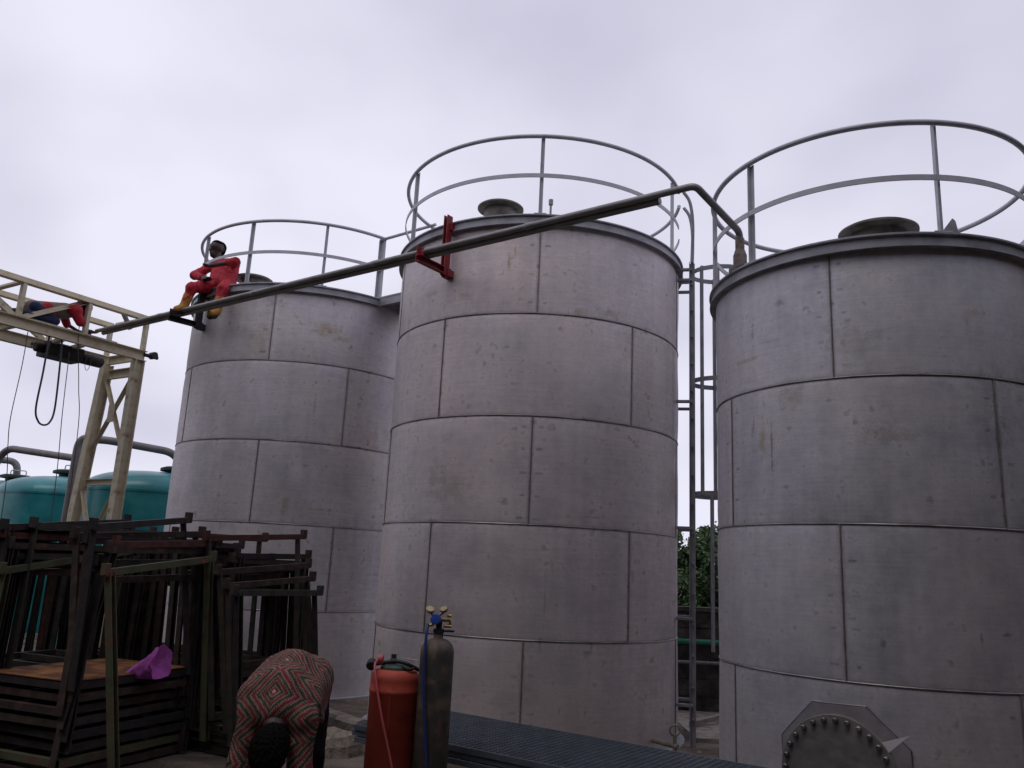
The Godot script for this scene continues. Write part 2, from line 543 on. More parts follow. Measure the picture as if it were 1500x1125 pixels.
# ---------------------------------------------------------------- storage tanks
# the unrolled steel shell: mill finish, plate tones, stains, heat tint along the welds, clamp marks
func shell_texture(R: float, H: float, seams: Array, tint: Color, seed_: int, marks: Array, clamps: Array) -> Array:
	var w := 1536
	var h := 768
	var layers := []
	for spec in [[0.0035, 4, 1], [0.016, 4, 2], [0.05, 3, 3], [0.22, 2, 4]]:
		var nz := FastNoiseLite.new()
		nz.seed = seed_ * 13 + spec[2]
		nz.frequency = spec[0]
		nz.fractal_octaves = spec[1]
		var im := nz.get_image(w, h)
		im.convert(Image.FORMAT_L8)
		layers.append(im.get_data())
	var n1: PackedByteArray = layers[0]
	var n2: PackedByteArray = layers[1]
	var n3: PackedByteArray = layers[2]
	var n4: PackedByteArray = layers[3]
	# tone of each plate, seam distance along u
	var courses := seams.size()
	var g := RandomNumberGenerator.new()
	g.seed = seed_
	var tones := []
	for c in courses:
		var row := []
		for k in seams[c].size():
			row.append(g.randf_range(-0.075, 0.075))
		tones.append(row)
	var ppm_u := w / (TAU * R)
	var ppm_v := h / H
	var col := PackedByteArray()
	col.resize(w * h * 3)
	var rgh := PackedByteArray()
	rgh.resize(w * h)
	var val := PackedFloat32Array()
	val.resize(w * h)
	var brn := PackedFloat32Array()
	brn.resize(w * h)
	for y in h:
		var hm := H * (1.0 - (y + 0.5) / h)          # metres above the base
		var c := clampi(int(H - hm), 0, courses - 1)  # course counted from the top
		var dv := minf(absf(hm - roundf(hm)), 1.0)
		if hm > H - 0.4 or hm < 0.4:
			dv = 1.0
		var along := PackedFloat32Array()
		along.resize(w)
		var su: Array = seams[c]
		var tone_row := PackedFloat32Array()
		tone_row.resize(w)
		for x in w:
			var a := 360.0 * (x + 0.5) / w - 180.0
			var best := 999.0
			var which := su.size() - 1
			for k in su.size():
				var df: float = absf(a - su[k])
				best = minf(best, minf(df, 360.0 - df))
				if a >= su[k]:
					which = k
			along[x] = deg_to_rad(best) * R
			tone_row[x] = tones[c][which]
		var ys := int(y * 0.06) * w
		for x in w:
			var i := y * w + x
			var big := n1[i] / 127.5 - 1.0
			var mid := n2[i] / 127.5 - 1.0
			var fin := n3[i] / 127.5 - 1.0
			var dot := n4[i] / 127.5 - 1.0
			var streak := n3[ys + x] / 127.5 - 1.0
			var streak2 := n2[ys + x] / 127.5 - 1.0
			var v := 1.0 + tone_row[x] + 0.10 * big + 0.10 * mid + 0.08 * fin + 0.06 * dot + 0.05 * streak + 0.06 * streak2 + 0.07 * (n4[y * w + (x >> 4)] / 127.5 - 1.0)
			var b := maxf(0.0, 0.35 + big * 0.9 + mid * 0.5 + streak * 0.15) * 0.22
			# scuffs and handling marks
			var sc := fin + 0.45 * mid - 0.52
			if sc > 0.0:
				v -= sc * 0.75
			# heat tint beside the welds
			var dm := minf(dv, along[x])
			var wide := 0.026 if along[x] < dv else 0.018
			if dm < wide:
				v -= (0.11 + 0.4 * maxf(0.0, fin + 0.3)) * (1.0 - dm / wide)
			elif dm < 0.06:
				v += 0.05 * (fin + 0.4)
			val[i] = v
			brn[i] = b
	for m in marks:   # [angle deg, height, half width m, half height m, dark, brown, seed]
		var cx: float = (m[0] + 180.0) / 360.0 * w
		var cy: float = (1.0 - m[1] / H) * h
		var rx: float = m[2] * ppm_u
		var ry: float = m[3] * ppm_v
		for y in range(maxi(0, int(cy - ry * 1.3)), mini(h, int(cy + ry * 1.3) + 1)):
			for x in range(maxi(0, int(cx - rx * 1.3)), mini(w, int(cx + rx * 1.3) + 1)):
				var i := y * w + x
				var e := Vector2((x - cx) / rx, (y - cy) / ry).length() + 0.45 * (n3[i] / 127.5 - 1.0) + 0.25 * (n4[i] / 127.5 - 1.0)
				var s := clampf((1.05 - e) * 1.3, 0.0, 1.0)
				val[i] -= s * m[4]
				brn[i] += s * m[5]
	for k in 70:   # thin scratches
		var sx := g.randf() * w
		var sy := g.randf() * h
		var an := g.randf_range(-.25, .25) if g.randf() < .6 else g.randf_range(-1.6, 1.6)
		var ln := g.randf_range(15, 90)
		var dk := g.randf_range(-.10, .16)
		for q in int(ln):
			var xx := int(sx + cos(an) * q) % w
			var yy := clampi(int(sy + sin(an) * q + 3.0 * sin(q * .05)), 0, h - 1)
			if xx >= 0:
				val[yy * w + xx] -= dk * (0.5 + n4[yy * w + xx] / 255.0)
	for m in clamps:  # pairs of clamp marks along a weld: [angle, y0, y1, step]
		var hm: float = m[1]
		while hm < m[2]:
			for side in [-1.0, 1.0]:
				var cx: float = (m[0] + 180.0) / 360.0 * w + side * (0.075 + g.randf_range(-.01, .015)) * ppm_u
				var cy: float = (1.0 - (hm + g.randf_range(-.01, .01)) / H) * h
				var hw := g.randf_range(2.0, 5.0)
				var hh := g.randf_range(0.8, 1.6)
				var dk := g.randf_range(0.2, 0.5)
				for y in range(int(cy - hh), int(cy + hh) + 1):
					for x in range(int(cx - hw), int(cx + hw) + 1):
						if x >= 0 and x < w and y >= 0 and y < h:
							val[y * w + x] -= dk * (0.7 + 0.3 * n4[y * w + x] / 127.5 - 0.3)
			hm += m[3]
	for i in w * h:
		var v := clampf(val[i], 0.25, 1.5)
		var b := clampf(brn[i], 0.0, 1.0)
		var r := tint.r * v * (1.0 - 0.16 * b)
		var gg := tint.g * v * (1.0 - 0.26 * b)
		var bb := tint.b * v * (1.0 - 0.46 * b)
		col[i * 3] = int(clampf(pow(r, 0.4545), 0, 1) * 255)
		col[i * 3 + 1] = int(clampf(pow(gg, 0.4545), 0, 1) * 255)
		col[i * 3 + 2] = int(clampf(pow(bb, 0.4545), 0, 1) * 255)
		rgh[i] = int(clampf(0.60 - 0.16 * (v - 1.0) + 0.10 * b + 0.05 * (n2[i] / 127.5 - 1.0), 0.3, 0.9) * 255)
	var t1 := ImageTexture.create_from_image(Image.create_from_data(w, h, false, Image.FORMAT_RGB8, col))
	var t2 := ImageTexture.create_from_image(Image.create_from_data(w, h, false, Image.FORMAT_L8, rgh))
	return [t1, t2]

func dirn(a: float) -> Vector3:
	return Vector3(sin(deg_to_rad(a)), 0, cos(deg_to_rad(a)))

func plate_mesh(R: float, H: float, a0: float, a1: float, y0: float, y1: float, nz: FastNoiseLite) -> ArrayMesh:
	var gap := rad_to_deg(0.0015 / R)
	a0 += gap; a1 -= gap; y0 += 0.0015; y1 -= 0.0015
	var us := [0.0, 0.006, 0.02]
	var n := maxi(6, int((a1 - a0) / 4.0))
	for k in range(1, n):
		us.append(float(k) / n)
	us.append_array([0.98, 0.994, 1.0])
	var vs := [0.0, 0.012, 0.04, 0.15, 0.3, 0.45, 0.6, 0.75, 0.88, 0.96, 0.988, 1.0]
	var V := PackedVector3Array()
	var N := PackedVector3Array()
	var UV := PackedVector2Array()
	var I := PackedInt32Array()
	for v in vs:
		for u in us:
			var a := lerpf(a0, a1, u)
			var y := lerpf(y0, y1, v)
			var eu: float = minf(u, 1.0 - u) * deg_to_rad(a1 - a0) * R
			var ev: float = minf(v, 1.0 - v)
			var e := minf(eu, ev)
			var r := R - 0.0025 * exp(-e / 0.012) - 0.005 * exp(-e / 0.10)
			r += 0.010 * nz.get_noise_2d(a * R * 1.3, y * 75.0) * smoothstep(0.0, 0.2, e)
			V.append(dirn(a) * r + Vector3(0, y, 0))
			UV.append(Vector2((a + 180.0) / 360.0, 1.0 - y / H))
	var nu := us.size()
	for j in vs.size():
		for i in nu:
			var dx := V[j * nu + mini(i + 1, nu - 1)] - V[j * nu + maxi(i - 1, 0)]
			var dy := V[mini(j + 1, vs.size() - 1) * nu + i] - V[maxi(j - 1, 0) * nu + i]
			N.append(dy.cross(dx).normalized() * -1.0)
	for j in vs.size() - 1:
		for i in nu - 1:
			var o := j * nu + i
			I.append_array(PackedInt32Array([o, o + nu, o + 1, o + 1, o + nu, o + nu + 1]))
	# outward normals
	for k in N.size():
		var out := Vector3(V[k].x, 0, V[k].z)
		if N[k].dot(out) < 0.0:
			N[k] = -N[k]
	return arrays(V, N, I, UV)

# railing as a part of the tank: posts, top rail and flat middle rail are its pieces
func railing(t: Node3D, R: float, H: float, posts: Array, a0: float, a1: float, rise := 0.86):
	var rr := R + 0.015
	var root := put(turned([Vector2(rr - .012, H + .001), Vector2(rr - .012, H + .014), Vector2(rr + .012, H + .014), Vector2(rr + .012, H + .001)], Vector3.ZERO, 96, Basis.IDENTITY, a0, a1), "railing", M.rail, t)
	var s := st()
	var pts := []
	var n := int((a1 - a0) / 3.0)
	for k in n + 1:
		pts.append(dirn(lerpf(a0, a1, float(k) / n)) * rr + Vector3(0, H + rise, 0))
	tube(s, pts, 0.0215, 10)
	done(s, "top_rail", M.rail, root)
	var mid := H + rise * 0.5
	put(turned([Vector2(rr - .005, mid - .021), Vector2(rr + .005, mid - .021), Vector2(rr + .005, mid + .021), Vector2(rr - .005, mid + .021), Vector2(rr - .005, mid - .021)], Vector3.ZERO, n, Basis.IDENTITY, a0, a1), "middle_rail", M.rail, root)
	for a in posts:
		s = st()
		var d := dirn(a)
		var side := Vector3(d.z, 0, -d.x)
		section(s, d * (rr - .012) + Vector3(0, H, 0), d * (rr - .012) + Vector3(0, H + rise - .01, 0), angle_prof(.038, .006), side)
		box(s, d * (rr - .03) + Vector3(0, H + .018, 0), Vector3(.12, .008, .09), Basis(side, Vector3.UP, d))
		done(s, "post", M.rail, root)

func roof_hatch(t: Node3D, at: Vector3, r: float, h: float):
	# short neck with a wide turned-out flange
	var o := put(turned([Vector2(r * .70, 0), Vector2(r * .70, h - .022), Vector2(r * .99, h - .016), Vector2(r, h - .014), Vector2(r, h), Vector2(r * .7, h)], at, 40), "roof_hatch", M.hatch, t)
	put(turned([Vector2(r * .93, h + .002), Vector2(r * .93, h + .012), Vector2(.0, h + .016)], at, 40), "lid", M.hatch, o)
	return o

func tank(label: String, at: Vector3, R: float, courses: int, seams: Array, tint: Color, seed_: int, marks: Array, clamps: Array) -> Node3D:
	var t := thing("storage_tank", label, "tank", at, "stainless steel storage tanks in a row")
	var H := float(courses)
	var tex := shell_texture(R, H, seams, tint, seed_, marks, clamps)
	var m := plain(Color.WHITE, 1.0, 0.66)
	m.albedo_texture = tex[0]
	m.roughness_texture = tex[1]
	m.roughness_texture_channel = BaseMaterial3D.TEXTURE_CHANNEL_RED
	var nz := FastNoiseLite.new()
	nz.seed = seed_
	nz.frequency = 0.012
	var shell := put(turned([Vector2(R - .02, 0.004), Vector2(R - .02, H - .004)], Vector3.ZERO, 72), "shell", M.pipe, t)
	for c in courses:
		var su: Array = seams[c]
		for k in su.size():
			var a0: float = su[k]
			var a1: float = su[(k + 1) % su.size()]
			if k == su.size() - 1:
				a1 += 360.0
			put(plate_mesh(R, H, a0, a1, H - c - 1, H - c, nz), "plate", m, shell)
			var s := st()
			var pts := []
			for q in 14:
				pts.append(dirn(a0 + rng.randf_range(-.02, .02)) * (R - .0035) + Vector3(0, H - c - 1 + (q / 13.0), 0))
			tube(s, pts, 0.006, 10, false)
			done(s, "weld_seam", M.bead_dark, shell)
		if c > 0:
			var s := st()
			var pts := []
			for q in 145:
				pts.append(dirn(q * 2.5) * (R - .0025) + Vector3(0, H - c + rng.randf_range(-.0005, .0005), 0))
			tube(s, pts, 0.0050, 10, false)
			done(s, "weld_seam", M.bead, shell)
	# rolled channel round the top edge, roof and base plate
	put(turned([Vector2(R - .01, H - .098), Vector2(R + .052, H - .098), Vector2(R + .052, H - .088), Vector2(R + .034, H - .084), Vector2(R + .034, H - .016), Vector2(R + .056, H - .012), Vector2(R + .056, H), Vector2(R - .1, H + .002)], Vector3.ZERO, 120), "rim_channel", M.rim, t)
	put(turned([Vector2(R - .05, H - .012), Vector2(R * .5, H + .022), Vector2(0, H + .05)], Vector3.ZERO, 72), "roof", M.rim, t)
	put(turned([Vector2(R - .01, .022), Vector2(R + .07, .022), Vector2(R + .07, .0), Vector2(R - .01, .0)], Vector3.ZERO, 96), "base_ring", M.rim, t)
	return t

func seam_set(first: float, step: float, n: int) -> Array:
	var a := []
	for k in n:
		a.append(wrapf(first + step * k, -180.0, 180.0))
	a.sort()
	return a

func make_tanks():
	# centre tank
	var R := 1.5907
	var odd := seam_set(-2.2, 72.0, 5)
	var even := seam_set(34.5, 72.0, 5)
	var g := RandomNumberGenerator.new()
	g.seed = 5
	var marks := [[-13, 4.55, .02, .10, .04, .9], [-11, 4.62, .015, .08, .0, .9], [-15, 4.42, .008, .05, .35, .3], [-29, 4.2, .12, .05, .12, .25], [-45, 4.3, .10, .03, .10, .2], [-23, 3.62, .03, .04, .3, .1], [-17, 3.58, .02, .035, .25, .1], [-20, 3.5, .02, .025, .25, .1], [-12, 3.66, .025, .02, .25, .0], [-7, 3.42, .04, .02, .2, .0], [-42, 3.75, .03, .025, .3, .0], [20, 2.1, .14, .006, .25, .2], [-26, 2.35, .12, .004, .15, .2], [4, 1.35, .012, .30, .16, .4], [3, 1.0, .015, .08, .22, .3], [13, 4.05, .12, .05, .10, .3], [25, 4.08, .16, .05, .10, .3]]
	for k in 26:
		marks.append([g.randf_range(-70, 70), g.randf_range(.2, 4.8), g.randf_range(.006, .03), g.randf_range(.01, .05), g.randf_range(.06, .22), g.randf_range(0, .4)])
	for k in 9:
		marks.append([g.randf_range(-70, 70), g.randf_range(.3, 4.7), g.randf_range(.12, .35), g.randf_range(.08, .3), g.randf_range(.03, .10), g.randf_range(.0, .22)])
	var tc := tank("tall stainless tank between the two others, carrying the red pipe bracket", Vector3(0.2686, 0, -9.0059), R, 5, [odd, even, odd, even, odd], Color(.655, .598, .615), 21, marks, [[-2.2, 2.05, 2.98, .21], [-2.2, 4.1, 4.85, .3], [-2.2, .1, .95, .3]])
	railing(tc, R, 5.0, [-63.5, -2.6, 61.5, 180.0, 236.0], -276.0, 71.0)
	roof_hatch(tc, Vector3(-.48, 5.02, 1.0), .245, .31)
	var s := st()
	tube(s, [Vector3(.05, 5.02, 1.05), Vector3(.05, 5.40, 1.05)], .012, 8)
	tube(s, [Vector3(.05, 5.38, 1.05), Vector3(.05, 5.44, 1.05)], .024, 8)
	done(s, "vent_pipe", M.pipe, tc)
	# right tank
	R = 1.2318
	var r1 := [-129.0, -35.6, 58.0, 151.0]
	var r2 := [-173.0, -80.0, 13.2, 106.0]
	marks = [[-62, 2.6, .035, .16, .02, .85], [-58, 2.55, .010, .28, .22, .6], [-66, 2.75, .01, .1, .3, .2], [-70, 3.25, .16, .02, .10, .5], [-58, 3.35, .14, .008, .12, .3], [-54, 3.62, .05, .03, .22, .0], [-66, 3.45, .015, .06, .25, .0], [8, 3.45, .12, .03, .05, .4], [14, 2.62, .05, .12, .25, .0], [-10, 2.17, .03, .03, .3, .0], [10, 1.35, .05, .012, .4, .1], [2, 1.32, .012, .05, .4, .1], [-25, 1.25, .02, .03, .25, .2], [-20, 2.6, .16, .06, .06, .2], [-50, 2.9, .12, .1, .08, .3]]
	for k in 26:
		marks.append([g.randf_range(-80, 45), g.randf_range(.2, 3.8), g.randf_range(.005, .025), g.randf_range(.008, .04), g.randf_range(.06, .22), g.randf_range(0, .4)])
	for k in 9:
		marks.append([g.randf_range(-80, 45), g.randf_range(.3, 3.7), g.randf_range(.1, .3), g.randf_range(.08, .3), g.randf_range(.03, .10), g.randf_range(.0, .22)])
	var tr := tank("shorter stainless tank with a bolted round manhole cover near its base", Vector3(2.9461, 0, -6.4621), R, 4, [r1, r2, r1, r2], Color(.615, .602, .645), 22, marks, [[-35.6, 3.08, 3.85, .19], [-35.6, 1.1, 1.9, .22], [-80.0, 2.2, 2.95, .22], [13.2, 2.2, 2.95, .22], [13.2, .2, .9, .22]])
	railing(tr, R, 4.0, [-65.0, -0.6, 64.0, 128.0, 193.0, 258.0], -180.0, 180.0)
	roof_hatch(tr, Vector3(-.215, 4.015, .72), .285, .215)
	s = st()
	prism(s, [Vector2(0, 0), Vector2(.13, 0), Vector2(.13, .02), Vector2(.11, .13), Vector2(.09, .15), Vector2(0, .03)], Vector3(.0, 4.0, R - .04), Basis(Vector3(1, 0, 0), Vector3.UP, Vector3(0, 0, 1)), -.004, .004)
	done(s, "lug", M.rim, tr)
	manhole(tr, R, -37.5, .46)
	# left tank
	R = 1.651
	var l1 := seam_set(-3.6, 69.4, 5)
	var l2 := seam_set(31.4, 69.4, 5)
	marks = [[20, 4.45, .22, .10, .06, .55], [28, 4.35, .14, .04, .05, .6], [-2, 4.75, .10, .05, .14, .0], [18, 3.45, .015, .22, .14, .4], [14, 2.65, .09, .14, -.14, .0], [25, 2.2, .16, .02, .10, .4], [10, 2.25, .06, .12, .05, .5]]
	for k in 26:
		marks.append([g.randf_range(-65, 60), g.randf_range(.2, 4.8), g.randf_range(.006, .03), g.randf_range(.01, .05), g.randf_range(.05, .2), g.randf_range(0, .4)])
	for k in 9:
		marks.append([g.randf_range(-65, 60), g.randf_range(.3, 4.7), g.randf_range(.12, .35), g.randf_range(.08, .3), g.randf_range(.03, .10), g.randf_range(.0, .22)])
	var tl := tank("stainless tank beside the teal vessels, with a worker sitting on its rim", Vector3(-2.9462, 0, -11.4711), R, 5, [l1, l2, l1, l2, l1], Color(.60, .572, .60), 23, marks, [[-3.6, 4.1, 4.9, .3]])
	railing(tl, R, 5.0, [-86.0, -52.0, -18.4, 15.8, 43.9, 110.0, 150.0, 190.0, 230.0], 61.0 - 360.0 + 20.0, 43.9)
	roof_hatch(tl, Vector3(-.68, 5.015, .85), .26, .30)

func manhole(t: Node3D, R: float, ang: float, yc: float):
	var d := dirn(ang)
	var side := Vector3(d.z, 0, -d.x)
	# octagonal doubler plate that follows the shell
	var s := st()
	s.set_smooth_group(-1)
	var oct := []
	for k in 8:
		var a := TAU * (k + 0.5) / 8.0 + 0.03
		oct.append(Vector2(cos(a), sin(a)) * 0.432)
	var on := func(p: Vector2, rr: float) -> Vector3:
		return dirn(ang + rad_to_deg(p.x / R)) * rr + Vector3(0, yc + p.y, 0)
	for k in 8:
		var p: Vector2 = oct[k]
		var q: Vector2 = oct[(k + 1) % 8]
		for j in 6:
			var a: Vector2 = p.lerp(q, j / 6.0)
			var b: Vector2 = p.lerp(q, (j + 1) / 6.0)
			for z in 6:
				var z0 := 0.5 + z / 12.0
				var z1 := 0.5 + (z + 1) / 12.0
				quad(s, on.call(a * z0, R + .012), on.call(b * z0, R + .012), on.call(b * z1, R + .012), on.call(a * z1, R + .012))
			quad(s, on.call(a, R - .004), on.call(b, R - .004), on.call(b, R + .012), on.call(a, R + .012))
	var pad := done(s, "manhole", M.cover_pad, t)
	s = st()
	for k in 8:
		var pts := []
		for j in 7:
			pts.append(on.call(oct[k].lerp(oct[(k + 1) % 8], j / 6.0), R + .006))
		tube(s, pts, .0075, 6)
	done(s, "weld_seam", M.bead, pad)
	var c := d * (R - .03) + Vector3(0, yc, 0)
	var b := Basis(side, d, -Vector3.UP)
	b = Basis(side, d, side.cross(d))
	put(turned([Vector2(.29, 0), Vector2(.29, .11), Vector2(.35, .11), Vector2(.35, .13), Vector2(.28, .13)], c, 56, b), "flange", M.cover, pad)
	put(turned([Vector2(.0, .148), Vector2(.20, .148), Vector2(.345, .146), Vector2(.348, .143), Vector2(.348, .132), Vector2(0, .132)], c, 56, b), "cover", M.cover, pad)
	var bolt := turned([Vector2(0, .034), Vector2(.012, .034), Vector2(.017, .028), Vector2(.017, .0)], Vector3.ZERO, 6)
	for k in 28:
		var a := TAU * k / 28.0
		var o := put(bolt, "bolt", M.bead, pad)
		o.transform = Transform3D(b, c + side * cos(a) * .318 + Vector3(0, sin(a) * .318, 0) + d * .146)
	# pale triangular tab sticking out of the flange
	s = st()
	prism(s, [Vector2(.29, .165), Vector2(.262, .225), Vector2(.42, .285)], c, Basis(side, Vector3.UP, -d), -.142, -.135)
	done(s, "tab", M.white, pad)

# ---------------------------------------------------------------- pipe run, brackets, ladder, walkway
func make_pipework():
	var dirp := Vector3(3.365, 0, 2.55).normalized()
	var up_l := Vector3(-5.98, 4.642, -11.225)
	var up_r := Vector3(1.325, 4.520, -5.69)
	# upper pipe turns down into the roof of the right tank
	var base := Vector3(1.79, 4.0, -6.14)
	var t := thing("transfer_pipe", "long grey pipe running past the tanks and turning down onto the shorter tank", "pipe", up_l)
	var s := st()
	tube(s, bend([up_l - up_l, up_r - up_l, base + Vector3(0, .36, 0) - up_l, base + Vector3(0, .17, 0) - up_l], .055, 6), .0285, 14)
	done(s, "pipe_run", M.pipe, t)
	s = st()
	tube(s, [base + Vector3(0, .30, 0) - up_l, base + Vector3(0, .17, 0) - up_l], .0365, 14)
	done(s, "rusty_riser", M.pipe_rust, t)
	put(turned([Vector2(.037, .20), Vector2(.042, .195), Vector2(.05, .165), Vector2(.054, .155), Vector2(.054, .05), Vector2(.04, .045), Vector2(.04, .04)], base - up_l, 20), "reducer", M.pipe_rust, t)
	put(turned([Vector2(.0, .045), Vector2(.085, .045), Vector2(.09, .04), Vector2(.09, -.01), Vector2(.0, -.01)], base - up_l, 20), "socket", M.hatch, t)
	for f in [.18, .40, .62, .83]:
		s = st()
		var p: Vector3 = up_l.lerp(up_r, f) - up_l
		tube(s, [p - dirp * .045, p - dirp * .04, p + dirp * .04, p + dirp * .045], [.029, .0325, .0325, .029], 14)
		done(s, "coupling", M.pipe, t)
	# second pipe lying just below it
	var back := Vector3(.604, 0, -.797) * .049
	var lo_l := Vector3(-5.90, 4.611, -11.165) + back
	var lo_r := Vector3(1.07, 4.494, -5.884) + back
	s = st()
	tube(s, [Vector3.ZERO, lo_r - lo_l], .0295, 14)
	var o := done(s, "support_pipe", M.pipe, self)
	o.position = lo_l
	tag(o, "straight grey pipe with an open end, directly under the long bent pipe", "pipe")
	# brackets
	for q in [["c", Vector3(0.2686, 0, -9.0059), 1.5907, -36.4, M.red_paint, "red steel bracket on the tank between the two others, holding the pipes", 4.470, 5.06, .44], ["l", Vector3(-2.9462, 0, -11.4711), 1.651, -43.4, M.black_steel, "dark steel bracket beside the seated worker, holding the pipes", 4.516, 5.04, .42]]:
		var d := dirn(q[3])
		var side := Vector3(d.z, 0, -d.x)
		var p: Vector3 = q[1] + d * q[2]
		var b := thing("pipe_bracket", q[5], "bracket", p + Vector3(0, q[6], 0), "pipe brackets on the tanks")
		var y1: float = q[7] - q[6]
		s = st()
		section(s, d * .085 + Vector3(0, -.05, 0), d * .085 + Vector3(0, y1, 0), channel_prof(.08, .05, .008), side)
		done(s, "upright", q[4], b)
		s = st()
		section(s, d * .02, d * (q[8] + .05), channel_prof(.05, .07, .007))
		done(s, "arm", q[4], b)
		s = st()
		section(s, d * (q[8] + .02) + Vector3(0, .035, 0), d * (q[8] + .02) + Vector3(0, .13, 0), angle_prof(.05, .007), side)
		done(s, "pipe_stop", q[4], b)
		for yy in [-.02, y1 - .12]:
			s = st()
			box(s, d * .04 + Vector3(0, yy, 0), Vector3(.09, .07, .09), Basis(side, Vector3.UP, d))
			done(s, "welded_cleat", q[4], b)
	# caged ladder on the right of the centre tank
	var c := Vector3(0.2686, 0, -9.0059)
	var d := dirn(77.3)
	var tg := Vector3(-d.z, 0, d.x)
	tg = Vector3(d.z, 0, -d.x)
	var lp := c + d * (1.5907 + .15)
	var lad := thing("caged_ladder", "tall grey steel ladder with a hooped cage between two tanks", "ladder", lp)
	for sd in [-.19, .21]:
		s = st()
		var pts := [tg * sd, tg * sd + Vector3(0, 5.0, 0), tg * sd + Vector3(0, 5.45, 0) + d * .01, tg * sd + Vector3(0, 5.72, 0) - d * .02, tg * sd * 1.02 + Vector3(0, 5.85, 0) - d * .09]
		for k in pts.size() - 1:
			if k == 0:
				section(s, pts[0], pts[1], angle_prof(.062, .008), d)
		tube(s, curve(pts.slice(1), 6), .019, 8)
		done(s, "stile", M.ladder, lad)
	for k in 17:
		s = st()
		tube(s, [tg * -.205 + Vector3(0, .25 + .3 * k, 0), tg * .225 + Vector3(0, .25 + .3 * k, 0)], .011, 8)
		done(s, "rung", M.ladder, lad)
	for yy in [.38, 1.2, 2.1, 3.43, 4.80, 4.92]:
		for sd in [-.19, .21]:
			s = st()
			beam(s, tg * sd + Vector3(0, yy, 0) - d * .0, tg * sd + Vector3(0, yy, 0) - d * .16, .04, .03)
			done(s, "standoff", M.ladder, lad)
	for yy in [2.46, 3.68, 4.93]:
		s = st()
		var pts := []
		for k in 19:
			var a := deg_to_rad(-160 + 320.0 * k / 18.0)
			pts.append(d * (.30 + .31 * cos(a)) + tg * (.01 + .25 * sin(a)) + Vector3(0, yy, 0))
		for k in 18:
			beam(s, pts[k], pts[k + 1], .008, .05, .001)
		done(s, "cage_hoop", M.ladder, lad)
	for a in [-130, -95, -45, 0, 45, 100]:
		s = st()
		var p := d * (.30 + .305 * cos(deg_to_rad(a))) + tg * (.01 + .245 * sin(deg_to_rad(a)))
		beam(s, p + Vector3(0, 2.44, 0), p + Vector3(0, 4.96, 0), .052, .03, .003)
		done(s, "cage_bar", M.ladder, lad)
	for a in [-110, -80]:
		s = st()
		var p := d * (.30 + .3 * cos(deg_to_rad(a))) + tg * (.01 + .245 * sin(deg_to_rad(a)))
		beam(s, p + Vector3(0, 0.9, 0), p + Vector3(0, 2.44, 0), .052, .03, .003)
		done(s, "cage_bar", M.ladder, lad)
	# walkway between the left and the centre tank
	var a0 := Vector3(-2.9462, 5.0, -11.4711)
	var ax := Vector3(3.2148, 0, 2.4652).normalized()
	var sd2 := Vector3(-ax.z, 0, ax.x)
	var w0 := a0 + ax * 1.66
	var wk := thing("walkway", "short railed walkway bridging the gap between the two taller tanks", "walkway", w0)
	s = st()
	box(s, ax * .40 + Vector3(0, .012, 0), Vector3(.60, .02, .84), frame(ax))
	done(s, "deck", M.rim, wk)
	var hs := .27
	for q in [-1.0, 1.0]:
		s = st()
		var p0: Vector3 = sd2 * hs * q + ax * -.1
		section(s, p0 + Vector3(0, -.05, 0), p0 + ax * .93 + Vector3(0, -.05, 0), channel_prof(.05, .1, .008))
		done(s, "side_channel", M.rim, wk)
		s = st()
		tube(s, [p0 + Vector3(0, .86, 0), p0 + ax * 1.0 + Vector3(0, .86, 0)], .0205, 10)
		done(s, "top_rail", M.rail, wk)
		s = st()
		beam(s, p0 + Vector3(0, .43, 0), p0 + ax * 1.0 + Vector3(0, .43, 0), .01, .04, .001)
		done(s, "middle_rail", M.rail, wk)
		s = st()
		section(s, p0 + ax * .02, p0 + ax * .02 + Vector3(0, .85, 0), angle_prof(.044, .006), ax)
		done(s, "post", M.rail, wk)

# ---------------------------------------------------------------- gantry
var GE := Vector3(-5.576, 0, -11.9)
var GU := Vector3(-.531, 0, .847)
var GW := Vector3(-.847, 0, -.531)
func gp(s: float, w: float, y: float) -> Vector3:
	return GU * s + GW * w + Vector3(0, y, 0)

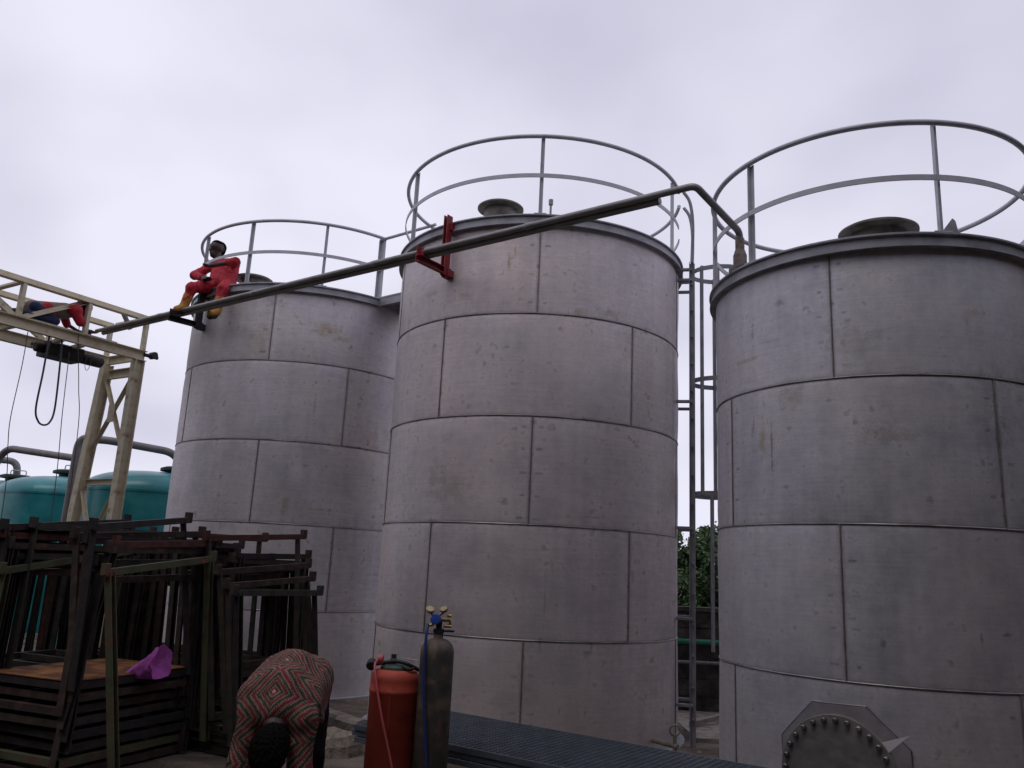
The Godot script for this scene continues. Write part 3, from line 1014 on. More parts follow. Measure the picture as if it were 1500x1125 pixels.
func make_gantry():
	var t := thing("gantry", "cream painted steel lattice gantry on braced legs in front of the teal vessels", "gantry", GE)
	var L := 7.4
	var wd := .92
	var yb := 4.47
	var yt := 5.06
	for w in [0.0, wd]:
		var s := st()
		section(s, gp(-.04, w, yb), gp(L, w, yb), channel_prof(.075, .155, .009) if w == 0.0 else ibeam_prof(.09, .155, .009))
		done(s, "bottom_chord", M.cream, t)
		s = st()
		section(s, gp(-.04, w, yt), gp(L, w, yt), angle_prof(.10, .009))
		done(s, "top_chord", M.cream, t)
		for k in 9:
			s = st()
			var q := .03 + .915 * k
			section(s, gp(q, w, yb + .078), gp(q, w, yt - .05), channel_prof(.08, .05, .007), GU)
			done(s, "upright", M.cream, t)
			if k < 8 and k > 0:
				s = st()
				var fl: bool = (k % 2 == 1) == (w == 0.0)
				section(s, gp(q + (.06 if fl else .86), w + .03, yt - .05), gp(q + (.86 if fl else .06), w + .03, yb + .085), angle_prof(.065, .007))
				done(s, "diagonal", M.cream, t)
	for k in [0, 2, 4, 6, 8]:
		for y in [yb - .005, yt]:
			var s := st()
			section(s, gp(.03 + .915 * k, .05, y), gp(.03 + .915 * k, wd - .05, y), angle_prof(.075, .008) if y > 5.0 else channel_prof(.06, .13, .008))
			done(s, "cross_member", M.cream, t)
	# braced leg pairs at both ends, spreading towards the ground
	for s0 in [.06, 7.2]:
		for w in [[.02, .02], [.80, 1.22]]:
			var s := st()
			section(s, gp(s0, w[1], .012), gp(s0, w[0], yb - .08), ibeam_prof(.13, .15, .011), GU)
			done(s, "leg", M.cream, t)
			s = st()
			box(s, gp(s0, w[1], .008), Vector3(.26, .016, .26), frame(GU))
			done(s, "foot_plate", M.cream, t)
		var at := func(y: float, f: float) -> Vector3:
			var k := clampf((4.39 - y) / 4.39, 0, 1)
			return gp(s0, lerpf(.09, lerpf(.80, 1.22, k) - .07, f), y)
		for y in [2.57, .5]:
			var s := st()
			section(s, at.call(y, 0.0), at.call(y, 1.0), channel_prof(.05, .09, .007))
			done(s, "leg_tie", M.cream, t)
		var s1 := st()
		section(s1, at.call(4.22, 0.0), at.call(4.22, 1.0), channel_prof(.06, .14, .008))
		done(s1, "leg_tie", M.cream, t)
		for pr in [[4.15, 3.05], [2.45, .8]]:
			for f in [0.0, 1.0]:
				var s := st()
				section(s, at.call(pr[0], f), at.call(pr[1], 1.0 - f), angle_prof(.05, .006), GU)
				done(s, "brace", M.cream, t)
			var s := st()
			box(s, at.call((pr[0] + pr[1]) * .5, .5) + GU * .034, Vector3(.15, .27, .01), frame(GU))
			done(s, "gusset", M.cream, t)
	# roller on a stub shaft at the end
	var s := st()
	tube(s, [gp(-.02, .02, yb + .03), gp(-.25, .02, yb + .03)], .028, 10)
	tube(s, [gp(-.17, -.03, yb + .05), gp(-.17, .07, yb + .05)], .055, 12)
	tube(s, [gp(-.22, .02, yb + .03), gp(-.22, .02, yb + .11)], .02, 8)
	done(s, "end_roller", M.black_steel, t)
	s = st()
	section(s, gp(.38, .12, 5.1), gp(.18, .15, 4.86), angle_prof(.05, .006))
	done(s, "loose_bracket", M.rim, t)
	# plank on the bottom chord
	var pl := st()
	box(pl, Vector3.ZERO, Vector3(.24, .03, 1.75), frame(GU), .003)
	var po := done(pl, "plank", M.plank, self)
	po.position = GE + gp(1.3, .15, yb + .094)
	tag(po, "pale plank lying along the lower beam of the gantry", "plank")
	# hoist trolley under the beams
	var h := thing("hoist_trolley", "dark electric hoist trolley hanging under the cream gantry", "hoist", GE + gp(.95, .52, 4.36))
	s = st()
	box(s, Vector3(0, -.03, 0), Vector3(.34, .20, .5), frame(GU), .02)
	done(s, "body", M.black_steel, h)
	s = st()
	tube(s, [gp(-.62, -.02, -.03), gp(-.6, -.02, -.03), gp(-.26, -.02, -.03), gp(-.24, -.02, -.03)], [.06, .085, .085, .06], 14)
	done(s, "motor", M.black_steel, h)
	s = st()
	tube(s, [gp(.25, 0, -.02), gp(.26, 0, -.02), gp(.36, 0, -.02), gp(.37, 0, -.02)], [.05, .075, .075, .05], 14)
	done(s, "rope_drum", M.black_steel, h)
	for w in [-.36, .36]:
		s = st()
		section(s, gp(-.1, w * .3, .06), gp(-.1, w, .08), channel_prof(.07, .05, .007))
		section(s, gp(.2, w * .3, .06), gp(.2, w, .08), channel_prof(.07, .05, .007))
		done(s, "hanger_plate", M.cream, h)
	for a in [-.1, .2]:
		for w in [-.40, .40]:
			s = st()
			tube(s, [gp(a, w - .012, .095), gp(a, w + .012, .095)], .035, 12)
			done(s, "wheel", M.black_steel, h)
	# cables
	var cs := [
		["drop_cable", "thick black festoon cable hanging in a deep loop under the gantry", .013, [Vector3(-6.33, 4.40, -10.70), Vector3(-6.32, 3.9, -10.69), Vector3(-6.332, 3.40, -10.694), Vector3(-6.30, 3.23, -10.74), Vector3(-6.252, 3.187, -10.80), Vector3(-6.21, 3.24, -10.86), Vector3(-6.2, 3.42, -10.905), Vector3(-6.21, 3.9, -10.88), Vector3(-6.234, 4.40, -10.85)]],
		["drop_cable", "thin slack cable hanging from the gantry, slanting towards the leftmost teal vessel", .0055, [Vector3(-6.481, 4.40, -10.46), Vector3(-6.47, 3.9, -10.45), Vector3(-6.485, 3.2, -10.44), Vector3(-6.47, 2.8, -10.48), Vector3(-6.43, 2.2, -10.53), Vector3(-6.40, .02, -10.6)]],
		["drop_cable", "thin straight cable hanging below the hoist in front of the teal vessels", .0055, [Vector3(-6.166, 4.25, -10.96), Vector3(-6.14, 3.4, -11.0), Vector3(-6.098, 2.33, -11.068), Vector3(-6.05, .02, -11.12)]],
		["drop_cable", "thin cable running from the gantry's top beam to the pipe riser", .0055, [Vector3(-6.13, 5.0, -11.02), Vector3(-6.12, 4.5, -11.03), Vector3(-6.06, 3.8, -11.15), Vector3(-5.998, 3.0, -11.227), Vector3(-5.96, .02, -11.30)]],
		["drop_cable", "short thin wire loop dangling beside the hoist", .004, [Vector3(-6.02, 4.30, -11.18), Vector3(-6.03, 4.12, -11.16), Vector3(-6.01, 4.05, -11.19), Vector3(-5.99, 4.12, -11.21), Vector3(-5.98, 4.30, -11.23)]]]
	for q in cs:
		s = st()
		var p0: Vector3 = q[3][0]
		var rel := []
		for p in q[3]:
			rel.append(p - p0)
		tube(s, curve(rel, 6), q[2], 7)
		var o := done(s, q[0], M.cable, self)
		o.position = p0
		tag(o, q[1], "cable", "cables hanging from the gantry")

# ---------------------------------------------------------------- teal vessels and their pipes
func make_vessels():
	var specs := [[Vector3(-6.44, 0, -15.0), 1.22, "teal domed vessel partly hidden by a stainless tank", 2.62, Vector3(.46, -.05, .12)],
		[Vector3(-9.25, 0, -17.3), 1.30, "teal domed vessel between two others, behind the hanging cables", 2.64, Vector3(.05, 0, .1)],
		[Vector3(-11.1, 0, -18.6), 1.30, "teal domed vessel cut off by the picture edge, with a dark lid and wire handle", 2.60, Vector3(.0, 0, .1)]]
	for q in specs:
		var t := thing("teal_vessel", q[2], "tank", q[0], "teal vessels behind the gantry")
		var R: float = q[1]
		var yk: float = q[3]
		var prof := []
		for k in 13:
			var a := PI * 0.5 * k / 12.0
			prof.append(Vector2(R * pow(cos(a), .75), yk + .40 * sin(a)))
		prof.append(Vector2(0, yk + .40))
		var s := st()
		lathe(s, [Vector2(R, .0), Vector2(R, yk)], Vector3.ZERO, 56)
		done(s, "shell", M.teal, t)
		s = st()
		lathe(s, prof, Vector3.ZERO, 56)
		done(s, "domed_head", M.teal, t)
		put(turned([Vector2(R + .012, yk - .03), Vector2(R + .012, yk + .01), Vector2(R - .02, yk + .02)], Vector3.ZERO, 56), "weld_band", M.teal, t)
		var lid := put(turned([Vector2(.0, .16), Vector2(.26, .15), Vector2(.34, .12), Vector2(.34, .07), Vector2(.22, .06), Vector2(.22, -.03)], q[4] + Vector3(0, yk + .40, 0), 28), "lid", M.dark_lid, t)
		s = st()
		tube(s, bend([Vector3(.02, .12, .30), Vector3(.02, .24, .30), Vector3(.32, .24, .22), Vector3(.32, .12, .22)], .04, 4), .012, 8)
		var hd := done(s, "handle", M.rail, lid)
		hd.position = q[4] + Vector3(-.05, yk + .40, -.1)
	var z := -14.0
	var pipes := [
		["vent_pipe", "grey pipe bent down from a tall riser onto the teal vessel by the stainless tank", [Vector3(-7.42, 3.42, z), Vector3(-7.05, 3.46, z), Vector3(-6.0, 3.36, z - .6), Vector3(-5.98, 3.08, z - .88)], .068],
		["riser_pipe", "tall upright grey pipe beside the gantry leg, in front of the teal vessels", [Vector3(-7.42, 0.0, z + .05), Vector3(-7.42, 3.44, z + .05), Vector3(-7.2, 3.47, z + .02)], .07],
		["vent_pipe", "grey pipe joining the riser to the teal vessels at the picture edge", [Vector3(-7.46, 3.11, z - .02), Vector3(-9.05, 3.30, z - .6), Vector3(-9.25, 2.9, z - .65), Vector3(-9.30, 0.0, z - .65)], .062],
		["nozzle_pipe", "short curved grey pipe rising from the dark lid of a teal vessel", [Vector3(-11.75, 3.46, -18.3), Vector3(-11.12, 3.46, -18.45), Vector3(-11.1, 3.08, -18.5)], .075]]
	for q in pipes:
		var s := st()
		var p0: Vector3 = q[2][0]
		var rel := []
		for p in q[2]:
			rel.append(p - p0)
		tube(s, bend(rel, .22, 8), q[3], 14)
		var o := done(s, q[0], M.vessel_pipe, self)
		o.position = p0
		tag(o, q[1], "pipe", "pipework of the teal vessels")

# ---------------------------------------------------------------- stacking racks
# a-b: ends of the portal bar on the right; its twin stands on the left. The base frame sits at corner c (near right)
# with depth direction d, so the posts lean from its corners to the bars.
func rack(label: String, a: Vector3, b: Vector3, c: Vector3, d: Vector3, D: float, W: float, m: Material, mbar: Material, deck := false, foot := Vector3.ZERO, straight := 0.0):
	var x := Vector3(-d.z, 0, d.x)
	var org := c + d * D * .5 - x * W * .5
	var by := c.y
	org.y = 0.0
	var t := thing("stacking_rack", label, "rack", org, "steel stacking racks piled up")
	var cr := c - org
	for k in 2:
		var sh: Vector3 = -x * (W + .06) * k
		var ta: Vector3 = a + sh - org
		var tb: Vector3 = b + sh - org
		if k == 1:
			ta.y += rng.randf_range(-.04, .04)
			tb.y += rng.randf_range(-.04, .04)
		if k == 1 or straight > 0.0:
			var f := maxf(straight, .75 if k == 1 else 0.0)
			var fa: Vector3 = cr + x * (.035 - (W + .07) * k)
			var fb: Vector3 = fa + d * D
			ta = Vector3(lerpf(ta.x, fa.x, f), ta.y, lerpf(ta.z, fa.z, f))
			tb = Vector3(lerpf(tb.x, fb.x, f), tb.y, lerpf(tb.z, fb.z, f))
		var feet := [cr + x * (.035 - (W + .07) * k) + foot * (1 - k), cr + d * D + x * (.035 - (W + .07) * k) + foot * .5 * (1 - k)]
		for e in 2:
			var s := st()
			section(s, feet[e] + Vector3(rng.randf_range(-.02, .02), -.02, rng.randf_range(-.02, .02)), [ta, tb][e], angle_prof(.062, .008) if rng.randf() < .5 else channel_prof(.062, .05, .007), d)
			done(s, "post", m, t)
		var s := st()
		var e1: Vector3 = (tb - ta).normalized()
		section(s, ta - e1 * .06, tb + e1 * .06, channel_prof(.045, .05, .007))
		var bar := done(s, "top_bar", mbar, t)
		for e in [ta - e1 * .045, tb + e1 * .045]:
			s = st()
			box(s, e + Vector3(0, .025, 0), Vector3(.05, .085, .045), frame(d), .004)
			done(s, "corner_stop", mbar, bar)
	var mid: Vector3 = cr + d * D * .5 - x * W * .5
	var h := D * .5
	for q in [-1.0, 1.0]:
		var s := st()
		section(s, mid + x * q * (W * .5 - .025) - d * h, mid + x * q * (W * .5 - .025) + d * h, channel_prof(.05, .054, .007))
		done(s, "base_beam", m, t)
		s = st()
		section(s, mid + d * q * (h - .025) - x * (W * .5 - .05), mid + d * q * (h - .025) + x * (W * .5 - .05), channel_prof(.05, .05, .007))
		done(s, "base_beam", m, t)
	for q in [-.33, .33]:
		var s := st()
		section(s, mid + d * q * h - x * (W * .5 - .05), mid + d * q * h + x * (W * .5 - .05), channel_prof(.04, .05, .006))
		done(s, "cross_bar", m, t)
	if deck:
		var s := st()
		box(s, mid + Vector3(0, .036, 0), Vector3(W + .01, .006, D + .01), frame(d))
		done(s, "rusty_sheet", M.rust_deck, t)

func corner(c: Vector3, k: int, pitch: float) -> Vector3:
	return c + Vector3(rng.randf_range(-.035, .035), .045 + pitch * k, rng.randf_range(-.035, .035))

func make_racks():
	var R: Array = M.rack
	rng.seed = 31
	# pile that carries the magenta cloth
	var c := Vector3(-3.02, 0, -6.12)
	var d := Vector3(.37, 0, -.93).normalized()
	var A := [
		["lowest brown steel rack of the pile carrying the magenta cloth", Vector3(-3.06, 1.37, -6.35), Vector3(-2.60, 1.41, -7.42), 0, 0],
		["steel rack with a green leaning post and green and red top bar", Vector3(-2.86, 1.44, -6.1), Vector3(-2.53, 1.56, -7.17), 2, 2],
		["dark steel rack third from the ground in the magenta cloth's pile", Vector3(-3.02, 1.50, -6.3), Vector3(-2.60, 1.53, -7.36), 4, 1],
		["dark steel rack fourth from the ground in the magenta cloth's pile", Vector3(-2.92, 1.60, -6.2), Vector3(-2.63, 1.63, -7.27), 4, 0],
		["dark steel rack with a thin red top bar in the magenta cloth's pile", Vector3(-2.90, 1.64, -6.28), Vector3(-2.56, 1.70, -7.36), 1, 3],
		["brown steel rack third from the top of the magenta cloth's pile", Vector3(-3.10, 1.66, -6.25), Vector3(-2.66, 1.70, -7.32), 0, 4],
		["wide brown steel rack second from the top of the magenta cloth's pile", Vector3(-3.20, 1.69, -6.25), Vector3(-2.71, 1.77, -7.32), 0, 0],
		["topmost dark steel rack with a rusty orange sheet on its base", Vector3(-3.02, 1.76, -6.13), Vector3(-2.79, 1.88, -7.20), 4, 4]]
	for k in A.size():
		rack(A[k][0], A[k][1], A[k][2], corner(c, k, .085), d.rotated(Vector3.UP, rng.randf_range(-.035, .035)), 1.16, .86, R[A[k][3]], R[A[k][4]], k == 7, Vector3(.34, 0, .02) if k == 1 else Vector3.ZERO)
	# piles behind and beside it: alike racks
	var lab := "dark steel rack in the pile beside the orange sheet, farthest from the stooping person"
	c = Vector3(-3.98, 0, -6.55)
	for k in 9:
		var o := Vector3(-.20 + .05 * k + rng.randf_range(-.02, .02), [1.36, 1.40, 1.45, 1.48, 1.53, 1.58, 1.62, 1.70, 1.76][k], rng.randf_range(-.06, .06))
		var a := Vector3(-3.95, 0, -6.75) + o
		rack(lab, a, a + d * 1.16 + Vector3(0, rng.randf_range(-.04, .06), 0), corner(c + Vector3(-.18 + .045 * k, 0, -.05), k, .075), d, 1.16, .86, R[[0, 1, 4, 0, 4, 3, 4, 0, 1][k]], R[[0, 2, 0, 0, 4, 3, 0, 4, 1][k]], false, Vector3.ZERO, .8)
	lab = "dark steel rack in the pile behind the magenta cloth, against the stainless tank"
	c = Vector3(-2.50, 0, -7.45)
	for k in 9:
		var o := Vector3(-.24 + .05 * k + rng.randf_range(-.02, .02), [1.30, 1.34, 1.38, 1.42, 1.45, 1.48, 1.52, 1.56, 1.60][k], rng.randf_range(-.06, .06))
		var a := Vector3(-2.70, 0, -7.5) + o
		rack(lab, a, a + d * 1.0 + Vector3(0, rng.randf_range(-.04, .04), 0), corner(c + Vector3(-.20 + .045 * k, 0, -.05), k, .075), d, 1.0, .86, R[[0, 1, 4, 3, 4, 0, 4, 1, 0][k]], R[[0, 1, 0, 0, 4, 3, 1, 0, 4][k]], false, Vector3.ZERO, .8)
	lab = "dark steel rack in the pile right in front of the gantry leg"
	c = Vector3(-3.35, 0, -7.75)
	for k in 9:
		var o := Vector3(-.20 + .05 * k + rng.randf_range(-.02, .02), [1.36, 1.42, 1.45, 1.50, 1.54, 1.58, 1.62, 1.66, 1.70][k], rng.randf_range(-.06, .06))
		var a := Vector3(-3.42, 0, -7.85) + o
		rack(lab, a, a + d * 1.0 + Vector3(0, rng.randf_range(-.04, .04), 0), corner(c + Vector3(-.20 + .045 * k, 0, -.05), k, .075), d, 1.0, .86, R[[4, 1, 4, 0, 4, 0, 4, 1, 0][k]], R[[0, 1, 0, 2, 4, 3, 1, 0, 4][k]], false, Vector3.ZERO, .8)
	# pile by the left stainless tank
	d = Vector3(.52, 0, -.85).normalized()
	c = Vector3(-2.09, 0, -7.06)
	var C := [
		["low dark steel rack at the bottom of the pile beside the stooping person", Vector3(-2.19, 1.30, -7.0), Vector3(-1.72, 1.30, -7.8), 4, 1],
		["brown steel rack second from the ground beside the stooping person", Vector3(-2.29, 1.35, -7.08), Vector3(-1.82, 1.42, -7.88), 1, 0],
		["greenish steel rack third from the ground beside the stooping person", Vector3(-2.40, 1.46, -7.15), Vector3(-1.89, 1.54, -7.95), 1, 0],
		["tallest steel rack with a red brown top bar in front of a stainless tank", Vector3(-2.57, 1.74, -7.25), Vector3(-1.99, 1.81, -8.05), 1, 3]]
	for k in C.size():
		rack(C[k][0], C[k][1], C[k][2], corner(c + Vector3(-.07, 0, -.02) * k, k, .085), d, .94, .62, R[C[k][3]], R[C[k][4]])
	# magenta cloth crumpled into a cone on the rusty sheet
	var t := thing("magenta_cloth", "crumpled magenta cloth lying on the rusty sheet of the rack pile", "cloth", Vector3(-2.86, .632, -6.72))
	var nz := FastNoiseLite.new()
	nz.seed = 3
	nz.frequency = .3
	var s := st()
	s.set_smooth_group(0)
	var rows := []
	for i in 15:
		var f := i / 14.0
		var row := []
		var cx := Vector3(-.05 + .27 * f, .012 + .105 * pow(f, 1.1), .04 - .05 * f)
		for k in 24:
			var a := TAU * k / 24.0
			var rr: float = (.012 + .118 * pow(f, .85)) * (1.0 + .22 * nz.get_noise_2d(k * 1.7, f * 14.0) + .10 * sin(a * 5.0 + f * 6.0))
			var p: Vector3 = cx + Vector3(-sin(a) * .25 * rr, cos(a) * rr * 1.05, sin(a) * rr * .9)
			p.y = maxf(p.y, .003)
			row.append(p)
		rows.append(row)
	for i in 14:
		for k in 24:
			quad(s, rows[i][k], rows[i][(k + 1) % 24], rows[i + 1][(k + 1) % 24], rows[i + 1][k])
	done(s, "bundle", M.magenta, t)
	s = st()
	s.set_smooth_group(0)
	# folded-in mouth of the bundle
	for k in 24:
		var a0: Vector3 = rows[14][k]
		var b0: Vector3 = rows[14][(k + 1) % 24]
		var c0 := Vector3(.13, .11, -.01)
		var a1: Vector3 = a0.lerp(c0, .45) + Vector3(.02, 0, .01)
		var b1: Vector3 = b0.lerp(c0, .45) + Vector3(.02, 0, .01)
		quad(s, a0, b0, b1, a1)
		s.add_vertex(a1); s.add_vertex(b1); s.add_vertex(c0)
	done(s, "folded_mouth", M.magenta, t)

# ---------------------------------------------------------------- gas cylinders
func make_cylinders():
	var at := Vector3(-.655, 0, -5.5)
	var t := thing("gas_cylinder", "fat red gas cylinder with a green collar and a pink hose", "gas cylinder", at, "gas cylinders on the ground")
	var R := .156
	var prof := [Vector2(0, .0), Vector2(R - .02, .0), Vector2(R, .02), Vector2(R, .80), Vector2(R + .004, .805), Vector2(R + .004, .822), Vector2(R, .828), Vector2(R, .875)]
	for k in range(1, 9):
		var a := PI * .5 * k / 8.0
		prof.append(Vector2(R - .055 + .055 * cos(a), .875 + .065 * sin(a)))
	prof.append(Vector2(.0, .945))
	var s := st()
	lathe(s, prof, Vector3.ZERO, 48)
	done(s, "body", M.gas_red, t)
	put(turned([Vector2(.10, .93), Vector2(.098, .955), Vector2(.07, .968), Vector2(0, .972)], Vector3.ZERO, 36), "collar", M.gas_green, t)
	put(turned([Vector2(.022, .96), Vector2(.022, 1.0), Vector2(.017, 1.005), Vector2(.017, 1.03), Vector2(.0, 1.03)], Vector3(-.02, 0, 0), 14), "valve", M.black_steel, t)
	var rg := put(turned([Vector2(0, -.03), Vector2(.026, -.03), Vector2(.032, -.022), Vector2(.032, .022), Vector2(.026, .03), Vector2(0, .03)], Vector3(-.155, .965, .03), 18, frame(Vector3(0, 1, .3))), "regulator", M.black, t)
	put(turned([Vector2(0, .022), Vector2(.026, .02), Vector2(.029, .012), Vector2(.029, -.012), Vector2(0, -.014)], Vector3(-.10, 1.0, .05), 20, frame(Vector3(0, 1, .1))), "gauge", M.hose_pink, rg)
	s = st()
	tube(s, [Vector3(-.02, .985, 0), Vector3(-.09, .975, .02), Vector3(-.155, .965, .03)], .013, 8)
	done(s, "outlet", M.black_steel, rg)
	s = st()
	tube(s, curve([Vector3(-.05, .985, .06), Vector3(0.0, .992, .05), Vector3(.06, .985, .06), Vector3(.11, .965, .05), Vector3(.145, .94, .0)], 5), .012, 8)
	tube(s, curve([Vector3(.05, .965, .07), Vector3(.09, .95, .085), Vector3(.12, .955, .06)], 5), .010, 8)
	done(s, "chain", M.black, t)
	s = st()
	prism(s, [Vector2(-.028, 0), Vector2(.028, 0), Vector2(.003, .10)], Vector3(.03, .985, -.02), Basis.IDENTITY, -.004, .004)
	done(s, "tab", M.white, t)
	s = st()
	tube(s, [Vector3(.05, 1.005, 0), Vector3(.135, .998, 0)], .0035, 6)
	done(s, "valve_key", M.rail, t)
	s = st()
	tube(s, curve([Vector3(-.125, .985, .06), Vector3(-.115, .93, .13), Vector3(-.05, .70, .185), Vector3(.035, .42, .19), Vector3(.10, .15, .19), Vector3(.13, .012, .22), Vector3(.30, .012, .5)], 8), .0075, 8)
	var ho := done(s, "gas_hose", M.hose_pink, self)
	ho.position = at
	tag(ho, "thin pink hose hanging down the front of the red gas cylinder", "hose")
	# dark oxygen cylinder
	at = Vector3(-.392, 0, -5.42)
	t = thing("gas_cylinder", "slim dark gas cylinder with brass gauges and a blue hose", "gas cylinder", at, "gas cylinders on the ground")
	R = .107
	prof = [Vector2(0, 0), Vector2(R - .015, .0), Vector2(R, .015), Vector2(R, 1.06)]
	for k in range(1, 10):
		var a := PI * .5 * k / 9.0
		prof.append(Vector2(.034 + (R - .034) * cos(a), 1.06 + .085 * sin(a)))
	prof.append(Vector2(.03, 1.16))
	prof.append(Vector2(.03, 1.2))
	prof.append(Vector2(0, 1.2))
	s = st()
	lathe(s, prof, Vector3.ZERO, 44)
	done(s, "body", M.gas_dark, t)
	put(turned([Vector2(.035, 1.18), Vector2(.035, 1.205), Vector2(.02, 1.21), Vector2(.02, 1.25), Vector2(0, 1.25)], Vector3.ZERO, 16), "valve", M.black_steel, t)
	s = st()
	box(s, Vector3(.035, 1.195, 0), Vector3(.13, .012, .05), Basis.IDENTITY, .002)
	done(s, "guard_plate", M.black, t)
	var rg2 := put(turned([Vector2(0, -.028), Vector2(.03, -.028), Vector2(.034, -.02), Vector2(.034, .02), Vector2(.03, .028), Vector2(0, .028)], Vector3(-.02, 1.265, .05), 20, frame(Vector3(0, .2, 1))), "regulator", M.blue, t)
	rg2.mesh = turned([Vector2(0, -.03), Vector2(.03, -.028), Vector2(.034, -.02), Vector2(.034, .02), Vector2(.028, .03), Vector2(0, .032)], Vector3(-.02, 1.265, .03), 20, Basis(Vector3(1, 0, 0), Vector3(0, .1, 1), Vector3(0, -1, .1)))
	for q in [[Vector3(-.058, 1.325, .045), .024, -.3], [Vector3(.026, 1.33, .045), .022, .25]]:
		var bb := Basis(Vector3(0, 0, 1), q[2]) * Basis(Vector3(1, 0, 0), Vector3(-.3, .7, .8).normalized(), Vector3(0, -.75, .66).normalized())
		var ga := put(turned([Vector2(0, -.012), Vector2(q[1], -.012), Vector2(q[1] + .003, -.008), Vector2(q[1] + .003, .008), Vector2(q[1] - .002, .011)], q[0], 22, bb), "gauge", M.brass, rg2)
		put(turned([Vector2(q[1] - .003, .0095), Vector2(0, .0095)], q[0], 22, bb), "gauge_face", M.gauge_face, ga)
		s = st()
		tube(s, [q[0] - Vector3(0, .02, 0), Vector3(-.02 + (q[0].x + .02) * .3, 1.28, .03)], .007, 8)
		done(s, "gauge_stem", M.brass, ga)
	s = st()
	tube(s, [Vector3(.01, 1.262, .02), Vector3(.07, 1.262, .015), Vector3(.072, 1.235, .01)], .012, 10)
	tube(s, [Vector3(.05, 1.29, .02), Vector3(.078, 1.29, .02)], .009, 8)
	tube(s, [Vector3(.03, 1.225, .02), Vector3(.08, 1.225, .02)], .010, 10)
	tube(s, [Vector3(-.03, 1.235, .04), Vector3(-.065, 1.225, .045)], .010, 8)
	done(s, "inlet_fitting", M.brass, rg2)
	s = st()
	tube(s, curve([Vector3(-.066, 1.235, .05), Vector3(-.07, 1.15, .085), Vector3(-.066, .95, .115), Vector3(-.045, .70, .122), Vector3(-.015, .45, .12), Vector3(.01, .2, .118), Vector3(.025, .014, .13), Vector3(.25, .014, .5)], 8), .0095, 8)
	ho = done(s, "gas_hose", M.hose_blue, self)
	ho.position = at
	tag(ho, "dark blue hose hanging down the front of the slim dark gas cylinder", "hose")

# ---------------------------------------------------------------- grating panels, kerb, rock, things between the tanks
func make_grating():
	var ax := Vector3(.814, 0, .581).normalized()
	var sd := Vector3(-ax.z, 0, ax.x)
	var c0 := Vector3(-.40, 0, -7.04) + sd * .5 + ax * 1.5
	var L := 3.1
	var W := .98
	var bars := st()
	bars.set_smooth_group(-1)
	var n := 29
	for k in n:
		var o := -W * .5 + .02 + (W - .04) * k / (n - 1)
		box(bars, sd * o, Vector3(.005, .032, L - .02), frame(ax))
	var bar_mesh: ArrayMesh
	bars.generate_normals()
	bar_mesh = bars.commit()
	var rods := st()
	for k in 62:
		var o := -L * .5 + .03 + (L - .06) * k / 61.0
		box(rods, ax * o + Vector3(0, .011, 0), Vector3(.007, .007, W - .02), frame(sd))
	rods.generate_normals()
	var rod_mesh := rods.commit()
	var lab := ["grey blue steel grating panel on the trestles, lowest of the stack", "grey blue steel grating panel, middle one of the stack", "grey blue steel grating panel lying on top of the stack"]
	for k in 3:
		var t := thing("grating_panel", lab[k], "grating", c0 + Vector3(0, .36 + .04 * k, 0) + sd * [.01, -.012, 0.0][k] + ax * [.02, -.03, 0.0][k], "steel grating panels stacked on trestles")
		var o := put(bar_mesh, "bearing_bars", M.grating, t)
		o.set_meta("kind", "stuff")
		o = put(rod_mesh, "cross_rods", M.grating, t)
		o.set_meta("kind", "stuff")
		for q in [-1.0, 1.0]:
			var s := st()
			box(s, sd * q * (W * .5 - .003), Vector3(.006, .036, L), frame(ax), .001)
			done(s, "edge_bar", M.grating, t)
			s = st()
			box(s, ax * q * (L * .5 - .003), Vector3(.006, .036, W - .012), frame(sd), .001)
			done(s, "end_bar", M.grating, t)
	for q in [-1.05, 1.05]:
		var t := thing("trestle", "low dark trestle under the grating, at the end " + ("by the gas cylinders" if q < 0.0 else "by the shorter tank"), "trestle", c0 + ax * q, "trestles under the grating")
		var s := st()
		section(s, -sd * .46 + Vector3(0, .31, 0), sd * .46 + Vector3(0, .31, 0), channel_prof(.05, .06, .006))
		done(s, "top_beam", M.rack[4], t)
		for e in [-.4, .4]:
			for f in [-.12, .12]:
				s = st()
				section(s, sd * e + ax * f, sd * e + ax * f * .2 + Vector3(0, .28, 0), angle_prof(.04, .005), sd)
				done(s, "leg", M.rack[4], t)

